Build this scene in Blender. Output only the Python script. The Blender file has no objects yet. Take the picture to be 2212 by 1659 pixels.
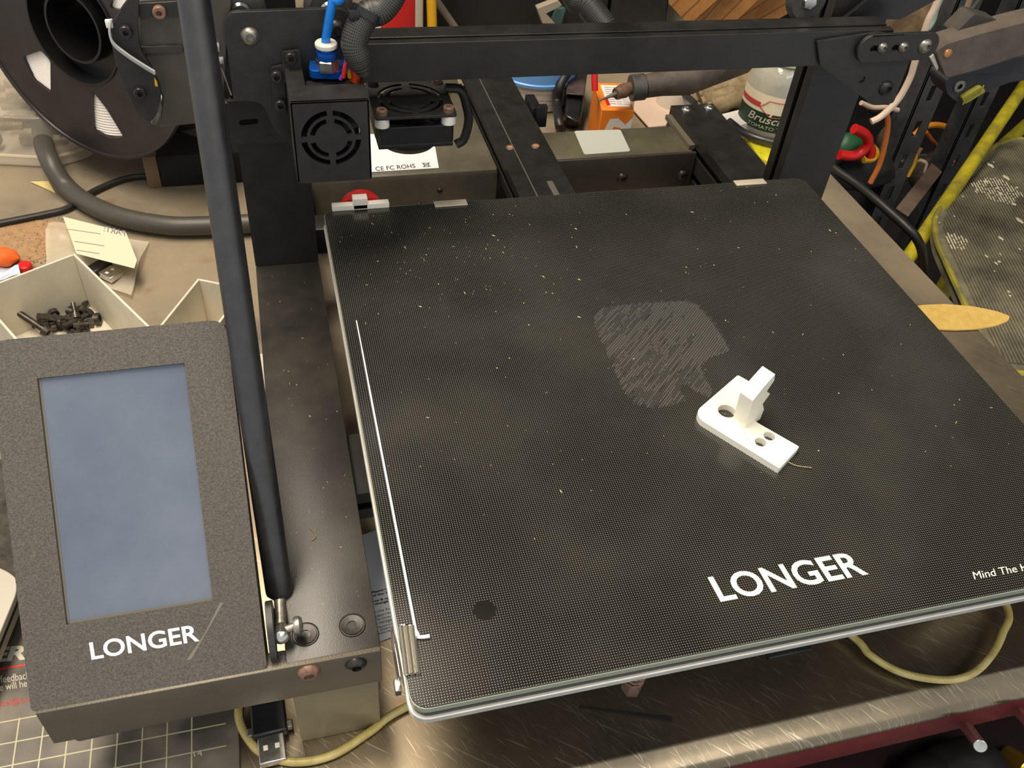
import bpy, bmesh, math, random
from math import sin, cos, pi, radians as R_
from mathutils import Vector as V, Matrix, geometry, noise
random.seed(7)
# ---------------------------------------------------------------- camera
# all lengths below are millimetres, turned into metres when a mesh is built
FPX = 1921.88
RM = Matrix(((0.966801179, -0.244061009, 0.075693996), (-0.115272772, -0.680931888, -0.723217776), (0.228051898, 0.690482342, -0.68645937)))
CAM = V((-23.49377, -140.67334, 288.89297))
S = bpy.context.scene
cd = bpy.data.cameras.new('camera'); cam = bpy.data.objects.new('camera', cd); S.collection.objects.link(cam); S.camera = cam
cd.sensor_fit = 'HORIZONTAL'; cd.sensor_width = 36.0; cd.lens = FPX / 2212 * 36; cd.clip_start = 0.01; cd.clip_end = 50
cam.matrix_world = Matrix.Translation(CAM * 0.001) @ (RM.transposed() @ Matrix.Diagonal((1, -1, -1))).to_4x4()
# ---------------------------------------------------------------- world, lights, exposure
W = bpy.data.worlds.new('world'); S.world = W; W.use_nodes = True
bg = W.node_tree.nodes['Background']; bg.inputs[0].default_value = (0.95, 0.98, 1.0, 1); bg.inputs[1].default_value = 0.72
def area(name, loc, target, sx, sy, power, col):
    l = bpy.data.lights.new(name, 'AREA'); l.shape = 'RECTANGLE'; l.size = sx; l.size_y = sy; l.energy = power; l.color = col
    o = bpy.data.objects.new(name, l); S.collection.objects.link(o); o.location = loc
    o.rotation_euler = (V(target) - V(loc)).to_track_quat('-Z', 'Y').to_euler(); return o
area('ceiling_lamp', (-0.30, 0.38, 1.5), (0.1, 0.25, 0), 1.3, 0.35, 44, (1.0, 0.88, 0.72))
area('front_fill_light', (0.45, -0.9, 1.5), (0.15, 0.2, 0), 1.2, 0.3, 9, (1.0, 0.92, 0.8))  # fill added in front to brighten camera-facing faces; no lamp is known there
S.view_settings.view_transform = 'Standard'; S.view_settings.look = 'None'; S.view_settings.exposure = 0.0; S.view_settings.gamma = 1
S.view_settings.use_curve_mapping = False
# ---------------------------------------------------------------- helpers
def ray(u, v):
    return RM.transposed() @ V(((u - 1106) / FPX, (v - 829.5) / FPX, 1))
def at(u, v, **k):
    a, val = list(k.items())[0]; i = 'xyz'.index(a); d = ray(u, v)
    return CAM + d * ((val - CAM[i]) / d[i])
def atp(u, v, p0, n):
    d = ray(u, v); return CAM + d * (V(n).dot(V(p0) - CAM) / V(n).dot(d))
def ats(pts, **k): return [at(u, v, **k) for u, v in pts]
def srgb(c): return tuple((x / 12.92 if x <= 0.04045 else ((x + 0.055) / 1.055) ** 2.4) for x in c)
MATS = {}
def mat(name, rgb, rough=0.5, metal=0.0, var=0.0, vs=60, rgb2=None, bump=0.0, bs=1500, spec=0.5, alpha=1.0, trans=0.0, coat=0.0, emit=0):
    """rgb in 0-255 sRGB; a second colour rgb2 mottled in by noise of scale vs; bump of scale bs"""
    m = bpy.data.materials.new(name); m.use_nodes = True; nt = m.node_tree; b = nt.nodes['Principled BSDF']
    c1 = srgb([x / 255 for x in rgb]); b.inputs['Base Color'].default_value = (*c1, 1)
    b.inputs['Roughness'].default_value = rough; b.inputs['Metallic'].default_value = metal
    b.inputs['Specular IOR Level'].default_value = spec; b.inputs['Alpha'].default_value = alpha
    b.inputs['Transmission Weight'].default_value = trans; b.inputs['Coat Weight'].default_value = coat
    tc = nt.nodes.new('ShaderNodeTexCoord')
    if var or rgb2:
        n = nt.nodes.new('ShaderNodeTexNoise'); n.inputs['Scale'].default_value = vs; n.inputs['Detail'].default_value = 6; n.inputs['Roughness'].default_value = 0.65
        nt.links.new(tc.outputs['Object'], n.inputs['Vector'])
        cr = nt.nodes.new('ShaderNodeValToRGB'); cr.color_ramp.elements[0].position = 0.36; cr.color_ramp.elements[1].position = 0.66
        if rgb2 is None: rgb2 = [min(255, x * (1 + var)) for x in rgb]; 
        c2 = srgb([x / 255 for x in rgb2])
        cr.color_ramp.elements[0].color = (*c1, 1); cr.color_ramp.elements[1].color = (*c2, 1)
        nt.links.new(n.outputs['Fac'], cr.inputs[0]); nt.links.new(cr.outputs[0], b.inputs['Base Color'])
        ma = nt.nodes.new('ShaderNodeMapRange'); ma.inputs['To Min'].default_value = max(0.05, rough - 0.08); ma.inputs['To Max'].default_value = min(1, rough + 0.1)
        nt.links.new(n.outputs['Fac'], ma.inputs['Value']); nt.links.new(ma.outputs[0], b.inputs['Roughness'])
    if bump:
        n2 = nt.nodes.new('ShaderNodeTexNoise'); n2.inputs['Scale'].default_value = bs; n2.inputs['Detail'].default_value = 2
        nt.links.new(tc.outputs['Object'], n2.inputs['Vector'])
        bp = nt.nodes.new('ShaderNodeBump'); bp.inputs['Strength'].default_value = bump; bp.inputs['Distance'].default_value = 0.0004
        nt.links.new(n2.outputs['Fac'], bp.inputs['Height']); nt.links.new(bp.outputs[0], b.inputs['Normal'])
    MATS[name] = m; return m

class MB:
    """mesh builder, millimetres"""
    def __init__(s): s.bm = bmesh.new(); s.uv = s.bm.loops.layers.uv.new('UVMap')
    def box(s, a, b, bev=0):
        r = bmesh.ops.create_cube(s.bm, size=1); vs = r['verts']
        for v in vs: v.co = V([(a[i] + b[i]) / 2 + v.co[i] * (b[i] - a[i]) for i in range(3)])
        if bev:
            es = list({e for v in vs for e in v.link_edges})
            bmesh.ops.bevel(s.bm, geom=es, offset=bev, segments=2, affect='EDGES', profile=0.5)
        return s
    def hexa(s, p):      # 8 points: bottom ring of 4, top ring of 4
        v = [s.bm.verts.new(q) for q in p]
        for f in ((3, 2, 1, 0), (4, 5, 6, 7), (0, 1, 5, 4), (1, 2, 6, 5), (2, 3, 7, 6), (3, 0, 4, 7)): s.bm.faces.new([v[i] for i in f])
        return s
    def quad(s, p):
        s.bm.faces.new([s.bm.verts.new(q) for q in p]); return s
    def tube(s, pts, r, seg=12, cap=True, smooth=0, closed=False):
        pts = [V(p) for p in pts]
        if smooth: pts = spline(pts, smooth)
        rr = r if isinstance(r, (list, tuple)) else None
        n = len(pts); rings = []; L = 0; ls = []; nrm = None
        for i, p in enumerate(pts):
            t = (pts[min(i + 1, n - 1)] - pts[max(i - 1, 0)]).normalized()
            if nrm is None: nrm = t.orthogonal().normalized()
            nrm = (nrm - t * nrm.dot(t)).normalized(); bn = t.cross(nrm)
            if i: L += (p - pts[i - 1]).length
            ls.append(L)
            q = (rr[min(int(i * len(rr) / n), len(rr) - 1)] if rr else r)
            rings.append([s.bm.verts.new(p + (nrm * cos(2 * pi * k / seg) + bn * sin(2 * pi * k / seg)) * q) for k in range(seg)])
        for i in range(n - 1):
            for k in range(seg):
                f = s.bm.faces.new((rings[i][k], rings[i][(k + 1) % seg], rings[i + 1][(k + 1) % seg], rings[i + 1][k])); f.smooth = True
                for lp, uv in zip(f.loops, ((ls[i], k / seg), (ls[i], (k + 1) / seg), (ls[i + 1], (k + 1) / seg), (ls[i + 1], k / seg))): lp[s.uv].uv = uv
        if cap: s.bm.faces.new(rings[0][::-1]); s.bm.faces.new(rings[-1])
        return s
    def cyl(s, a, b, r, seg=24, r2=None):
        a, b = V(a), V(b); t = (b - a).normalized(); n = t.orthogonal().normalized(); bn = t.cross(n); r2 = r if r2 is None else r2
        A = [s.bm.verts.new(a + (n * cos(2 * pi * k / seg) + bn * sin(2 * pi * k / seg)) * r) for k in range(seg)]
        B = [s.bm.verts.new(b + (n * cos(2 * pi * k / seg) + bn * sin(2 * pi * k / seg)) * r2) for k in range(seg)]
        for k in range(seg): s.bm.faces.new((A[k], A[(k + 1) % seg], B[(k + 1) % seg], B[k])).smooth = True
        s.bm.faces.new(A[::-1]); s.bm.faces.new(B); return s
    def lathe(s, o, axis, prof, seg=32, a0=0, a1=2 * pi):   # prof: (radius, height) list
        o = V(o); t = V(axis).normalized(); n = t.orthogonal().normalized(); bn = t.cross(n); full = abs(a1 - a0 - 2 * pi) < 1e-6
        N = seg if full else seg + 1; rings = []
        for r, h in prof:
            if r < 1e-6: rings.append([s.bm.verts.new(o + t * h)])
            else: rings.append([s.bm.verts.new(o + t * h + (n * cos(a0 + (a1 - a0) * k / seg) + bn * sin(a0 + (a1 - a0) * k / seg)) * r) for k in range(N)])
        for A, B in zip(rings, rings[1:]):
            for k in range(seg):
                j = (k + 1) % N
                if len(A) == 1 and len(B) == 1: continue
                if len(A) == 1: f = s.bm.faces.new((A[0], B[k], B[j]))
                elif len(B) == 1: f = s.bm.faces.new((A[k], A[j], B[0]))
                else: f = s.bm.faces.new((A[k], A[j], B[j], B[k]))
                f.smooth = True
        return s
    def slab(s, outline, off, holes=()):   # planar outline (3-D points) with holes, extruded by vector off
        loops = [[V(p) for p in outline]] + [[V(p) for p in h] for h in holes]; off = V(off)
        tris = geometry.tessellate_polygon(loops); flat = [p for l in loops for p in l]
        A = [s.bm.verts.new(p) for p in flat]; B = [s.bm.verts.new(p + off) for p in flat]
        for t in tris:
            for q in ([A[i] for i in t], [B[i] for i in t][::-1]):
                try: s.bm.faces.new(q)
                except ValueError: pass
        k = 0
        for l in loops:
            n = len(l)
            for i in range(n):
                try: s.bm.faces.new((A[k + i], A[k + (i + 1) % n], B[k + (i + 1) % n], B[k + i]))
                except ValueError: pass
            k += n
        return s
    def mesh(s, name, o=V((0, 0, 0)), smooth=None):
        bm = s.bm
        bmesh.ops.recalc_face_normals(bm, faces=bm.faces)
        for v in bm.verts: v.co = (v.co - o) * 0.001
        me = bpy.data.meshes.new(name); bm.to_mesh(me); bm.free()
        if smooth:
            for p in me.polygons: p.use_smooth = True
        me.set_sharp_from_angle(angle=R_(35)); return me
def spline(pts, k=8):
    P = [pts[0] * 2 - pts[1]] + pts + [pts[-1] * 2 - pts[-2]]; out = []
    for i in range(1, len(P) - 2):
        for j in range(k):
            t = j / k; a, b, c, d = P[i - 1], P[i], P[i + 1], P[i + 2]
            out.append(0.5 * (2 * b + (c - a) * t + (2 * a - 5 * b + 4 * c - d) * t * t + (3 * b - a - 3 * c + d) * t ** 3))
    out.append(P[-2]); return out
def circle(c, r, ax, n=24, a0=0, a1=2 * pi):     # ax: plane normal 'x','y','z' or two basis vectors
    u, w = {'x': (V((0, 1, 0)), V((0, 0, 1))), 'y': (V((1, 0, 0)), V((0, 0, 1))), 'z': (V((1, 0, 0)), V((0, 1, 0)))}[ax] if isinstance(ax, str) else ax
    return [V(c) + (u * cos(a0 + (a1 - a0) * k / n) + w * sin(a0 + (a1 - a0) * k / n)) * r for k in range(n)]
def arcslot(c, r0, r1, ax, a0, a1, n=8):
    o = circle(c, r1, ax, n, a0, a1 + (a1 - a0) / (n - 1) * 1e-6)
    def arc(r, A, B): 
        u, w = {'x': (V((0, 1, 0)), V((0, 0, 1))), 'y': (V((1, 0, 0)), V((0, 0, 1))), 'z': (V((1, 0, 0)), V((0, 1, 0)))}[ax] if isinstance(ax, str) else ax
        return [V(c) + (u * cos(A + (B - A) * k / n) + w * sin(A + (B - A) * k / n)) * r for k in range(n + 1)]
    return arc(r1, a0, a1) + arc(r0, a1, a0)
def rrect(x0, y0, x1, y1, r, z, n=5):
    p = []
    for cx, cy, a in ((x1 - r, y1 - r, 0), (x0 + r, y1 - r, 90), (x0 + r, y0 + r, 180), (x1 - r, y0 + r, 270)):
        for k in range(n + 1):
            t = R_(a + 90 * k / n); p.append(V((cx + r * cos(t), cy + r * sin(t), z)))
    return p
def roundpoly(pts, r, n=4):
    pts = [V(p) for p in pts]; out = []; N = len(pts)
    for i, p in enumerate(pts):
        rr = r[i] if isinstance(r, (list, tuple)) else r
        a, b = pts[i - 1] - p, pts[(i + 1) % N] - p
        d = min(rr, a.length * 0.45, b.length * 0.45)
        if d < 1e-3: out.append(p); continue
        A, B = p + a.normalized() * d, p + b.normalized() * d
        for k in range(n + 1):
            t = k / n; out.append(A * (1 - t) ** 2 + p * 2 * t * (1 - t) + B * t * t)
    return out
def finish(o, bevel):
    if bevel:
        m = o.modifiers.new('bevel', 'BEVEL'); m.width = bevel * 0.001; m.segments = 2; m.limit_method = 'ANGLE'; m.angle_limit = R_(40); m.harden_normals = False
        m.use_clamp_overlap = True
def thing(name, label, cat, base, group=None):
    o = bpy.data.objects.new(name, None); S.collection.objects.link(o); o.location = V(base) * 0.001; o.empty_display_size = 0.01
    o['label'] = label; o['category'] = cat
    if group: o['group'] = group
    o['_b'] = [float(x) for x in base]; return o
def org(o):
    while o is not None:
        if '_b' in o: return V(o['_b'])
        o = o.parent
    return V((0, 0, 0))
def part(name, mb, m, parent, label=None, bevel=0, kind=None, smooth=None):
    o = bpy.data.objects.new(name, mb.mesh(name, org(parent), smooth) if isinstance(mb, MB) else mb); S.collection.objects.link(o); o.parent = parent
    if m: o.data.materials.append(m)
    if label: o['label'] = label
    if kind: o['kind'] = kind
    finish(o, bevel); return o
def solo(name, mb, m, label, cat, base=None, group=None, bevel=0, kind=None, smooth=None):
    if base is None:
        cs = [v.co for v in mb.bm.verts]; base = V([(min(c[i] for c in cs) + max(c[i] for c in cs)) / 2 for i in range(3)]); base.z = min(c.z for c in cs)
    o = bpy.data.objects.new(name, mb.mesh(name, V(base), smooth)); S.collection.objects.link(o); o.location = V(base) * 0.001
    o.data.materials.append(m); o['label'] = label; o['category'] = cat
    if group: o['group'] = group
    if kind: o['kind'] = kind
    o['_b'] = [float(x) for x in base]; finish(o, bevel); return o
def struct(name, mb, m, bevel=0):
    o = bpy.data.objects.new(name, mb.mesh(name)); S.collection.objects.link(o); o.data.materials.append(m); o['kind'] = 'structure'; finish(o, bevel); return o
def place(name, me, parent, pos, nrm, label=None):    # shared mesh modelled along +Z
    o = bpy.data.objects.new(name, me); S.collection.objects.link(o); o.parent = parent
    o.location = (V(pos) - org(parent)) * 0.001; o.rotation_euler = V(nrm).to_track_quat('Z', 'Y').to_euler()
    if label: o['label'] = label
    return o
def text_mb(s, p0, p1, p2, lift=(0, 0, 0.1), bold=0.0, thick=0.0, shear=0.0):
    """text filling the parallelogram p0 (bottom left), p1 (bottom right), p2 (top left)"""
    c = bpy.data.curves.new('t', 'FONT'); c.body = s; c.size = 1; c.offset = bold; c.shear = shear; c.resolution_u = 4; c.fill_mode = 'FRONT'
    o = bpy.data.objects.new('t', c); S.collection.objects.link(o); bpy.context.view_layer.update()
    me = bpy.data.meshes.new_from_object(o.evaluated_get(bpy.context.evaluated_depsgraph_get()))
    bpy.data.objects.remove(o); bpy.data.curves.remove(c)
    xs = [v.co.x for v in me.vertices]; ys = [v.co.y for v in me.vertices]
    y0, y1 = (0, max(ys)) if any(ch in s for ch in 'gpyjq') else (min(ys), max(ys))
    p0, p1, p2 = V(p0), V(p1), V(p2); mb = MB(); mb.bm.from_mesh(me); bpy.data.meshes.remove(me); lf = V(lift)
    x0, x1 = min(xs), max(xs)
    for v in mb.bm.verts: v.co = p0 + (p1 - p0) * ((v.co.x - x0) / (x1 - x0)) + (p2 - p0) * ((v.co.y - y0) / (y1 - y0)) + lf
    return mb
def join(mbs):
    a = mbs[0]
    for b in mbs[1:]:
        me = bpy.data.meshes.new('tmp'); b.bm.to_mesh(me); b.bm.free(); a.bm.from_mesh(me); bpy.data.meshes.remove(me)
    return a
ZB = -126.0
# ---------------------------------------------------------------- materials
M_black = mat('powder_black', (33, 32, 31), 0.42, var=0.35, vs=90, bump=0.25, bs=2600)
M_blackG = mat('semi_gloss_black', (26, 26, 27), 0.3, var=0.3, vs=70)
M_anod = mat('anodised_black', (30, 29, 28), 0.34, var=0.35, vs=50, bump=0.1, bs=2500)
M_rod = mat('rod_black', (34, 34, 35), 0.36, spec=0.8, var=0.3, vs=120)
M_cover = mat('beam_cover', (44, 42, 39), 0.36, rgb2=(66, 62, 55), vs=22, bump=0.15, bs=2400)
M_hous = mat('housing_plastic', (62, 58, 53), 0.62, var=0.5, vs=1100, bump=0.8, bs=2200)
M_plate = mat('bracket_sheet', (88, 82, 70), 0.42, rgb2=(100, 92, 78), vs=18, bump=0.3, bs=1800, metal=0.3)
M_foot = mat('raw_steel', (146, 135, 108), 0.4, metal=0.35, rgb2=(128, 118, 94), vs=30)
M_screen = mat('screen_glass', (88, 97, 113), 0.10, rgb2=(102, 110, 124), vs=14, spec=0.5)  # blue-grey of the reflected light is put into the base colour
M_white = mat('white_plastic', (236, 230, 214), 0.45, bump=0.1, bs=900)
M_print = mat('white_print', (240, 236, 220), 0.5)
M_ink = mat('white_ink', (235, 232, 215), 0.5)
M_inkW = mat('clean_white_ink', (246, 246, 248), 0.5)
M_inkD = mat('black_ink', (45, 45, 48), 0.6)
M_red = mat('red_plastic', (200, 30, 30), 0.4)
M_blue = mat('blue_ptfe', (10, 120, 215), 0.3)
M_blueM = mat('blue_anodised', (20, 90, 185), 0.25, metal=0.4)
M_chrome = mat('bright_steel', (190, 188, 182), 0.22, metal=0.95, var=0.15, vs=200)
M_clip = mat('clip_steel', (205, 200, 186), .25, metal=.85)
M_steel = mat('dull_steel', (120, 116, 108), 0.35, metal=0.8, var=0.4, vs=200)
M_alu = mat('aluminium', (205, 203, 196), 0.35, metal=0.4, var=0.05, vs=100)
M_rust = mat('rusty_screw', (150, 112, 92), 0.6, metal=0.3, rgb2=(108, 86, 74), vs=500)
M_scr = mat('black_screw', (42, 40, 38), 0.35, metal=0.5, var=0.6, vs=500)
M_orange = mat('orange_print', (240, 120, 20), 0.45)
M_yell = mat('yellow_plastic', (225, 170, 20), 0.5)
M_yelp = mat('yellow_paint', (190, 175, 25), 0.55, rgb2=(130, 120, 45), vs=40, bump=0.4, bs=300)
M_dark = mat('deep_black', (14, 13, 12), 0.8)  # plain even black, shared by black parts and the added dark blocks
M_dgrey = mat('dark_grey_plastic', (52, 50, 48), 0.5, var=0.5, vs=60)
M_brown = mat('brown_card', (150, 110, 70), 0.8, rgb2=(110, 78, 48), vs=30)
M_paper = mat('paper', (222, 222, 224), 0.6)
M_rubber = mat('black_rubber', (30, 29, 28), 0.45)
M_clear = mat('clear_plastic', (235, 225, 205), 0.12, alpha=0.30, spec=0.8)
M_bag = mat('bag_film', (225, 215, 190), 0.25, alpha=0.45, spec=0.7)
M_red_dark = mat('cabinet_red', (120, 45, 45), 0.3, rgb2=(95, 35, 38), vs=20, spec=0.5)
M_wood = mat('pine_board', (190, 135, 75), 0.6, rgb2=(165, 105, 50), vs=25)
M_gold = mat('brass_blade', (226, 192, 112), 0.4, metal=0.1, rgb2=(212, 174, 90), vs=160)
M_cable = mat('yellowed_cable', (196, 180, 118), 0.35, rgb2=(168, 150, 82), vs=120)
# braided sleeve: uses the tube's own length/angle coordinates
def braid(name, c1, c2, k=1.0):
    m = mat(name, c1, 0.45); nt = m.node_tree; b = nt.nodes['Principled BSDF']
    uv = nt.nodes.new('ShaderNodeUVMap'); uv.uv_map = 'UVMap'
    mp = nt.nodes.new('ShaderNodeMapping'); mp.inputs['Scale'].default_value = (0.62 * k, 26 * k, 1); nt.links.new(uv.outputs[0], mp.inputs[0])
    mp2 = nt.nodes.new('ShaderNodeMapping'); mp2.inputs['Rotation'].default_value = (0, 0, pi / 4); nt.links.new(mp.outputs[0], mp2.inputs[0])
    ch = nt.nodes.new('ShaderNodeTexChecker'); ch.inputs['Scale'].default_value = 1.4
    ch.inputs['Color1'].default_value = (*srgb([x / 255 for x in c1]), 1); ch.inputs['Color2'].default_value = (*srgb([x / 255 for x in c2]), 1)
    nt.links.new(mp2.outputs[0], ch.inputs['Vector']); nt.links.new(ch.outputs[0], b.inputs['Base Color'])
    bp = nt.nodes.new('ShaderNodeBump'); bp.inputs['Strength'].default_value = 0.8; bp.inputs['Distance'].default_value = 0.0004
    nt.links.new(ch.outputs['Fac'], bp.inputs['Height']); nt.links.new(bp.outputs[0], b.inputs['Normal']); return m
M_braid = braid('braided_sleeve', (26, 26, 25), (76, 74, 69), 1.5)
M_braid2 = braid('dusty_braided_hose', (58, 55, 50), (80, 76, 68), 1.6)
# dotted print glass
def glass_mat():
    m = mat('dotted_glass', (20, 20, 18), 0.2, spec=0.6); nt = m.node_tree; b = nt.nodes['Principled BSDF']; L = nt.links.new
    tc = nt.nodes.new('ShaderNodeTexCoord')
    mp = nt.nodes.new('ShaderNodeMapping'); mp.inputs['Scale'].default_value = (1000, 1000, 0); L(tc.outputs['Object'], mp.inputs[0])
    fr = nt.nodes.new('ShaderNodeVectorMath'); fr.operation = 'FRACTION'; L(mp.outputs[0], fr.inputs[0])
    su = nt.nodes.new('ShaderNodeVectorMath'); su.operation = 'DISTANCE'; su.inputs[1].default_value = (0.5, 0.5, 0); L(fr.outputs[0], su.inputs[0])
    r = nt.nodes.new('ShaderNodeMapRange'); r.inputs['From Min'].default_value = 0.24; r.inputs['From Max'].default_value = 0.12; L(su.outputs['Value'], r.inputs['Value'])
    # one worn spot without dots near the front left corner
    ds = nt.nodes.new('ShaderNodeVectorMath'); ds.operation = 'DISTANCE'; L(tc.outputs['Object'], ds.inputs[0])
    c = at(1047, 1318, z=0) * 0.001; ds.inputs[1].default_value = c; m['spot'] = [float(x) for x in c]
    cm = nt.nodes.new('ShaderNodeMath'); cm.operation = 'GREATER_THAN'; cm.inputs[1].default_value = 0.0042; L(ds.outputs['Value'], cm.inputs[0])
    mu = nt.nodes.new('ShaderNodeMath'); mu.operation = 'MULTIPLY'; L(r.outputs[0], mu.inputs[0]); L(cm.outputs[0], mu.inputs[1])
    # smears
    n = nt.nodes.new('ShaderNodeTexNoise'); n.inputs['Scale'].default_value = 14; n.inputs['Detail'].default_value = 5; L(tc.outputs['Object'], n.inputs['Vector'])
    sm = nt.nodes.new('ShaderNodeMapRange'); sm.inputs['From Min'].default_value = 0.45; sm.inputs['From Max'].default_value = 0.75; L(n.outputs['Fac'], sm.inputs['Value'])
    base = nt.nodes.new('ShaderNodeMix'); base.data_type = 'RGBA'; L(sm.outputs[0], base.inputs[0])
    base.inputs[6].default_value = (0.010, 0.0095, 0.008, 1); base.inputs[7].default_value = (0.026, 0.024, 0.020, 1)
    mx = nt.nodes.new('ShaderNodeMix'); mx.data_type = 'RGBA'; L(mu.outputs[0], mx.inputs[0]); L(base.outputs[2], mx.inputs[6]); mx.inputs[7].default_value = (0.25, 0.25, 0.215, 1)
    L(mx.outputs[2], b.inputs['Base Color'])
    rr = nt.nodes.new('ShaderNodeMapRange'); rr.inputs['To Min'].default_value = 0.11; rr.inputs['To Max'].default_value = 0.22; L(n.outputs['Fac'], rr.inputs['Value']); L(rr.outputs[0], b.inputs['Roughness'])
    bp = nt.nodes.new('ShaderNodeBump'); bp.inputs['Strength'].default_value = 0.12; bp.inputs['Distance'].default_value = 0.0001; L(mu.outputs[0], bp.inputs['Height']); L(bp.outputs[0], b.inputs['Normal'])
    return m
M_glass = glass_mat()
# worn sheet-metal bench top
def bench_mat():
    m = mat('bench_metal', (150, 138, 115), 0.35, metal=0.35); nt = m.node_tree; b = nt.nodes['Principled BSDF']; L = nt.links.new
    tc = nt.nodes.new('ShaderNodeTexCoord')
    n = nt.nodes.new('ShaderNodeTexNoise'); n.inputs['Scale'].default_value = 7; n.inputs['Detail'].default_value = 9; n.inputs['Roughness'].default_value = 0.62; L(tc.outputs['Object'], n.inputs['Vector'])
    cr = nt.nodes.new('ShaderNodeValToRGB'); e = cr.color_ramp.elements; e[0].position = 0.3; e[0].color = (*srgb((0.37, 0.345, 0.30)), 1); e[1].position = 0.7; e[1].color = (*srgb((0.62, 0.55, 0.445)), 1)
    k = cr.color_ramp.elements.new(0.5); k.color = (*srgb((0.55, 0.50, 0.42)), 1); L(n.outputs['Fac'], cr.inputs[0])
    # scratches: stretched noise in two directions
    sc = None
    for ang, s in ((0.9, 1.0), (0.65, 0.7), (1.2, 1.3)):
        mr0 = nt.nodes.new('ShaderNodeMapping'); mr0.inputs['Rotation'].default_value = (0, 0, ang); L(tc.outputs['Object'], mr0.inputs[0])
        mp = nt.nodes.new('ShaderNodeMapping'); mp.inputs['Scale'].default_value = (55 * s, 1300 * s, 14); L(mr0.outputs[0], mp.inputs[0])
        ns = nt.nodes.new('ShaderNodeTexNoise'); ns.inputs['Scale'].default_value = 1; ns.inputs['Detail'].default_value = 1; L(mp.outputs[0], ns.inputs['Vector'])
        mr = nt.nodes.new('ShaderNodeMapRange'); mr.inputs['From Min'].default_value = 0.66; mr.inputs['From Max'].default_value = 0.76; L(ns.outputs['Fac'], mr.inputs['Value'])
        if sc is None: sc = mr.outputs[0]
        else:
            a = nt.nodes.new('ShaderNodeMath'); a.operation = 'MAXIMUM'; L(sc, a.inputs[0]); L(mr.outputs[0], a.inputs[1]); sc = a.outputs[0]
    sp0 = nt.nodes.new('ShaderNodeSeparateXYZ'); L(tc.outputs['Object'], sp0.inputs[0])
    w0 = nt.nodes.new('ShaderNodeMapRange'); w0.inputs['From Min'].default_value = -0.42; w0.inputs['From Max'].default_value = -0.2; w0.inputs['To Min'].default_value = 0.7; w0.inputs['To Max'].default_value = 0.1
    L(sp0.outputs['Y'], w0.inputs['Value'])
    f = nt.nodes.new('ShaderNodeMath'); f.operation = 'MULTIPLY'; L(w0.outputs[0], f.inputs[1]); L(sc, f.inputs[0])
    mx = nt.nodes.new('ShaderNodeMix'); mx.data_type = 'RGBA'; L(f.outputs[0], mx.inputs[0]); L(cr.outputs[0], mx.inputs[6]); mx.inputs[7].default_value = (0.62, 0.56, 0.42, 1)
    # rust blotches
    n3 = nt.nodes.new('ShaderNodeTexNoise'); n3.inputs['Scale'].default_value = 22; n3.inputs['Detail'].default_value = 8; L(tc.outputs['Object'], n3.inputs['Vector'])
    r3 = nt.nodes.new('ShaderNodeMapRange'); r3.inputs['From Min'].default_value = 0.63; r3.inputs['From Max'].default_value = 0.75; L(n3.outputs['Fac'], r3.inputs['Value'])
    mx2 = nt.nodes.new('ShaderNodeMix'); mx2.data_type = 'RGBA'; L(r3.outputs[0], mx2.inputs[0]); L(mx.outputs[2], mx2.inputs[6]); mx2.inputs[7].default_value = (0.22, 0.12, 0.045, 1)
    L(mx2.outputs[2], b.inputs['Base Color'])
    # the front strip is rubbed bright by use, dust lies further back
    sp = nt.nodes.new('ShaderNodeSeparateXYZ'); L(tc.outputs['Object'], sp.inputs[0])
    w = nt.nodes.new('ShaderNodeMapRange'); w.inputs['From Min'].default_value = -0.40; w.inputs['From Max'].default_value = -0.12; w.inputs['To Min'].default_value = 0.92; w.inputs['To Max'].default_value = 0.22
    L(sp.outputs['Y'], w.inputs['Value']); L(w.outputs[0], b.inputs['Metallic'])
    w2 = nt.nodes.new('ShaderNodeMapRange'); w2.inputs['From Min'].default_value = -0.40; w2.inputs['From Max'].default_value = -0.12; w2.inputs['To Min'].default_value = 0.29; w2.inputs['To Max'].default_value = 0.48
    L(sp.outputs['Y'], w2.inputs['Value']); L(w2.outputs[0], b.inputs['Roughness'])
    return m
M_bench = bench_mat()
# ---------------------------------------------------------------- the room
struct('floor', MB().quad([(-1600, -1200, -1000), (2600, -1200, -1000), (2600, 2400, -1000), (-1600, 2400, -1000)]), mat('floor_concrete', (38, 33, 28), 0.8, rgb2=(22, 19, 17), vs=8))
struct('wall_back', MB().box((-1600, 2200, -1000), (2600, 2260, 1600)), mat('dark_back_wall', (30, 28, 27), 0.85, rgb2=(20, 19, 18), vs=5))
struct('wall_right', MB().box((2540, -1200, -1000), (2600, 2200, 1600)), mat('dark_side_wall', (34, 31, 28), 0.85, rgb2=(20, 19, 18), vs=5))
struct('ceiling', MB().box((-1600, -150, 1600), (2600, 2260, 1660)), mat('dark_ceiling', (62, 56, 50), 0.9, rgb2=(44, 40, 36), vs=4))
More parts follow.
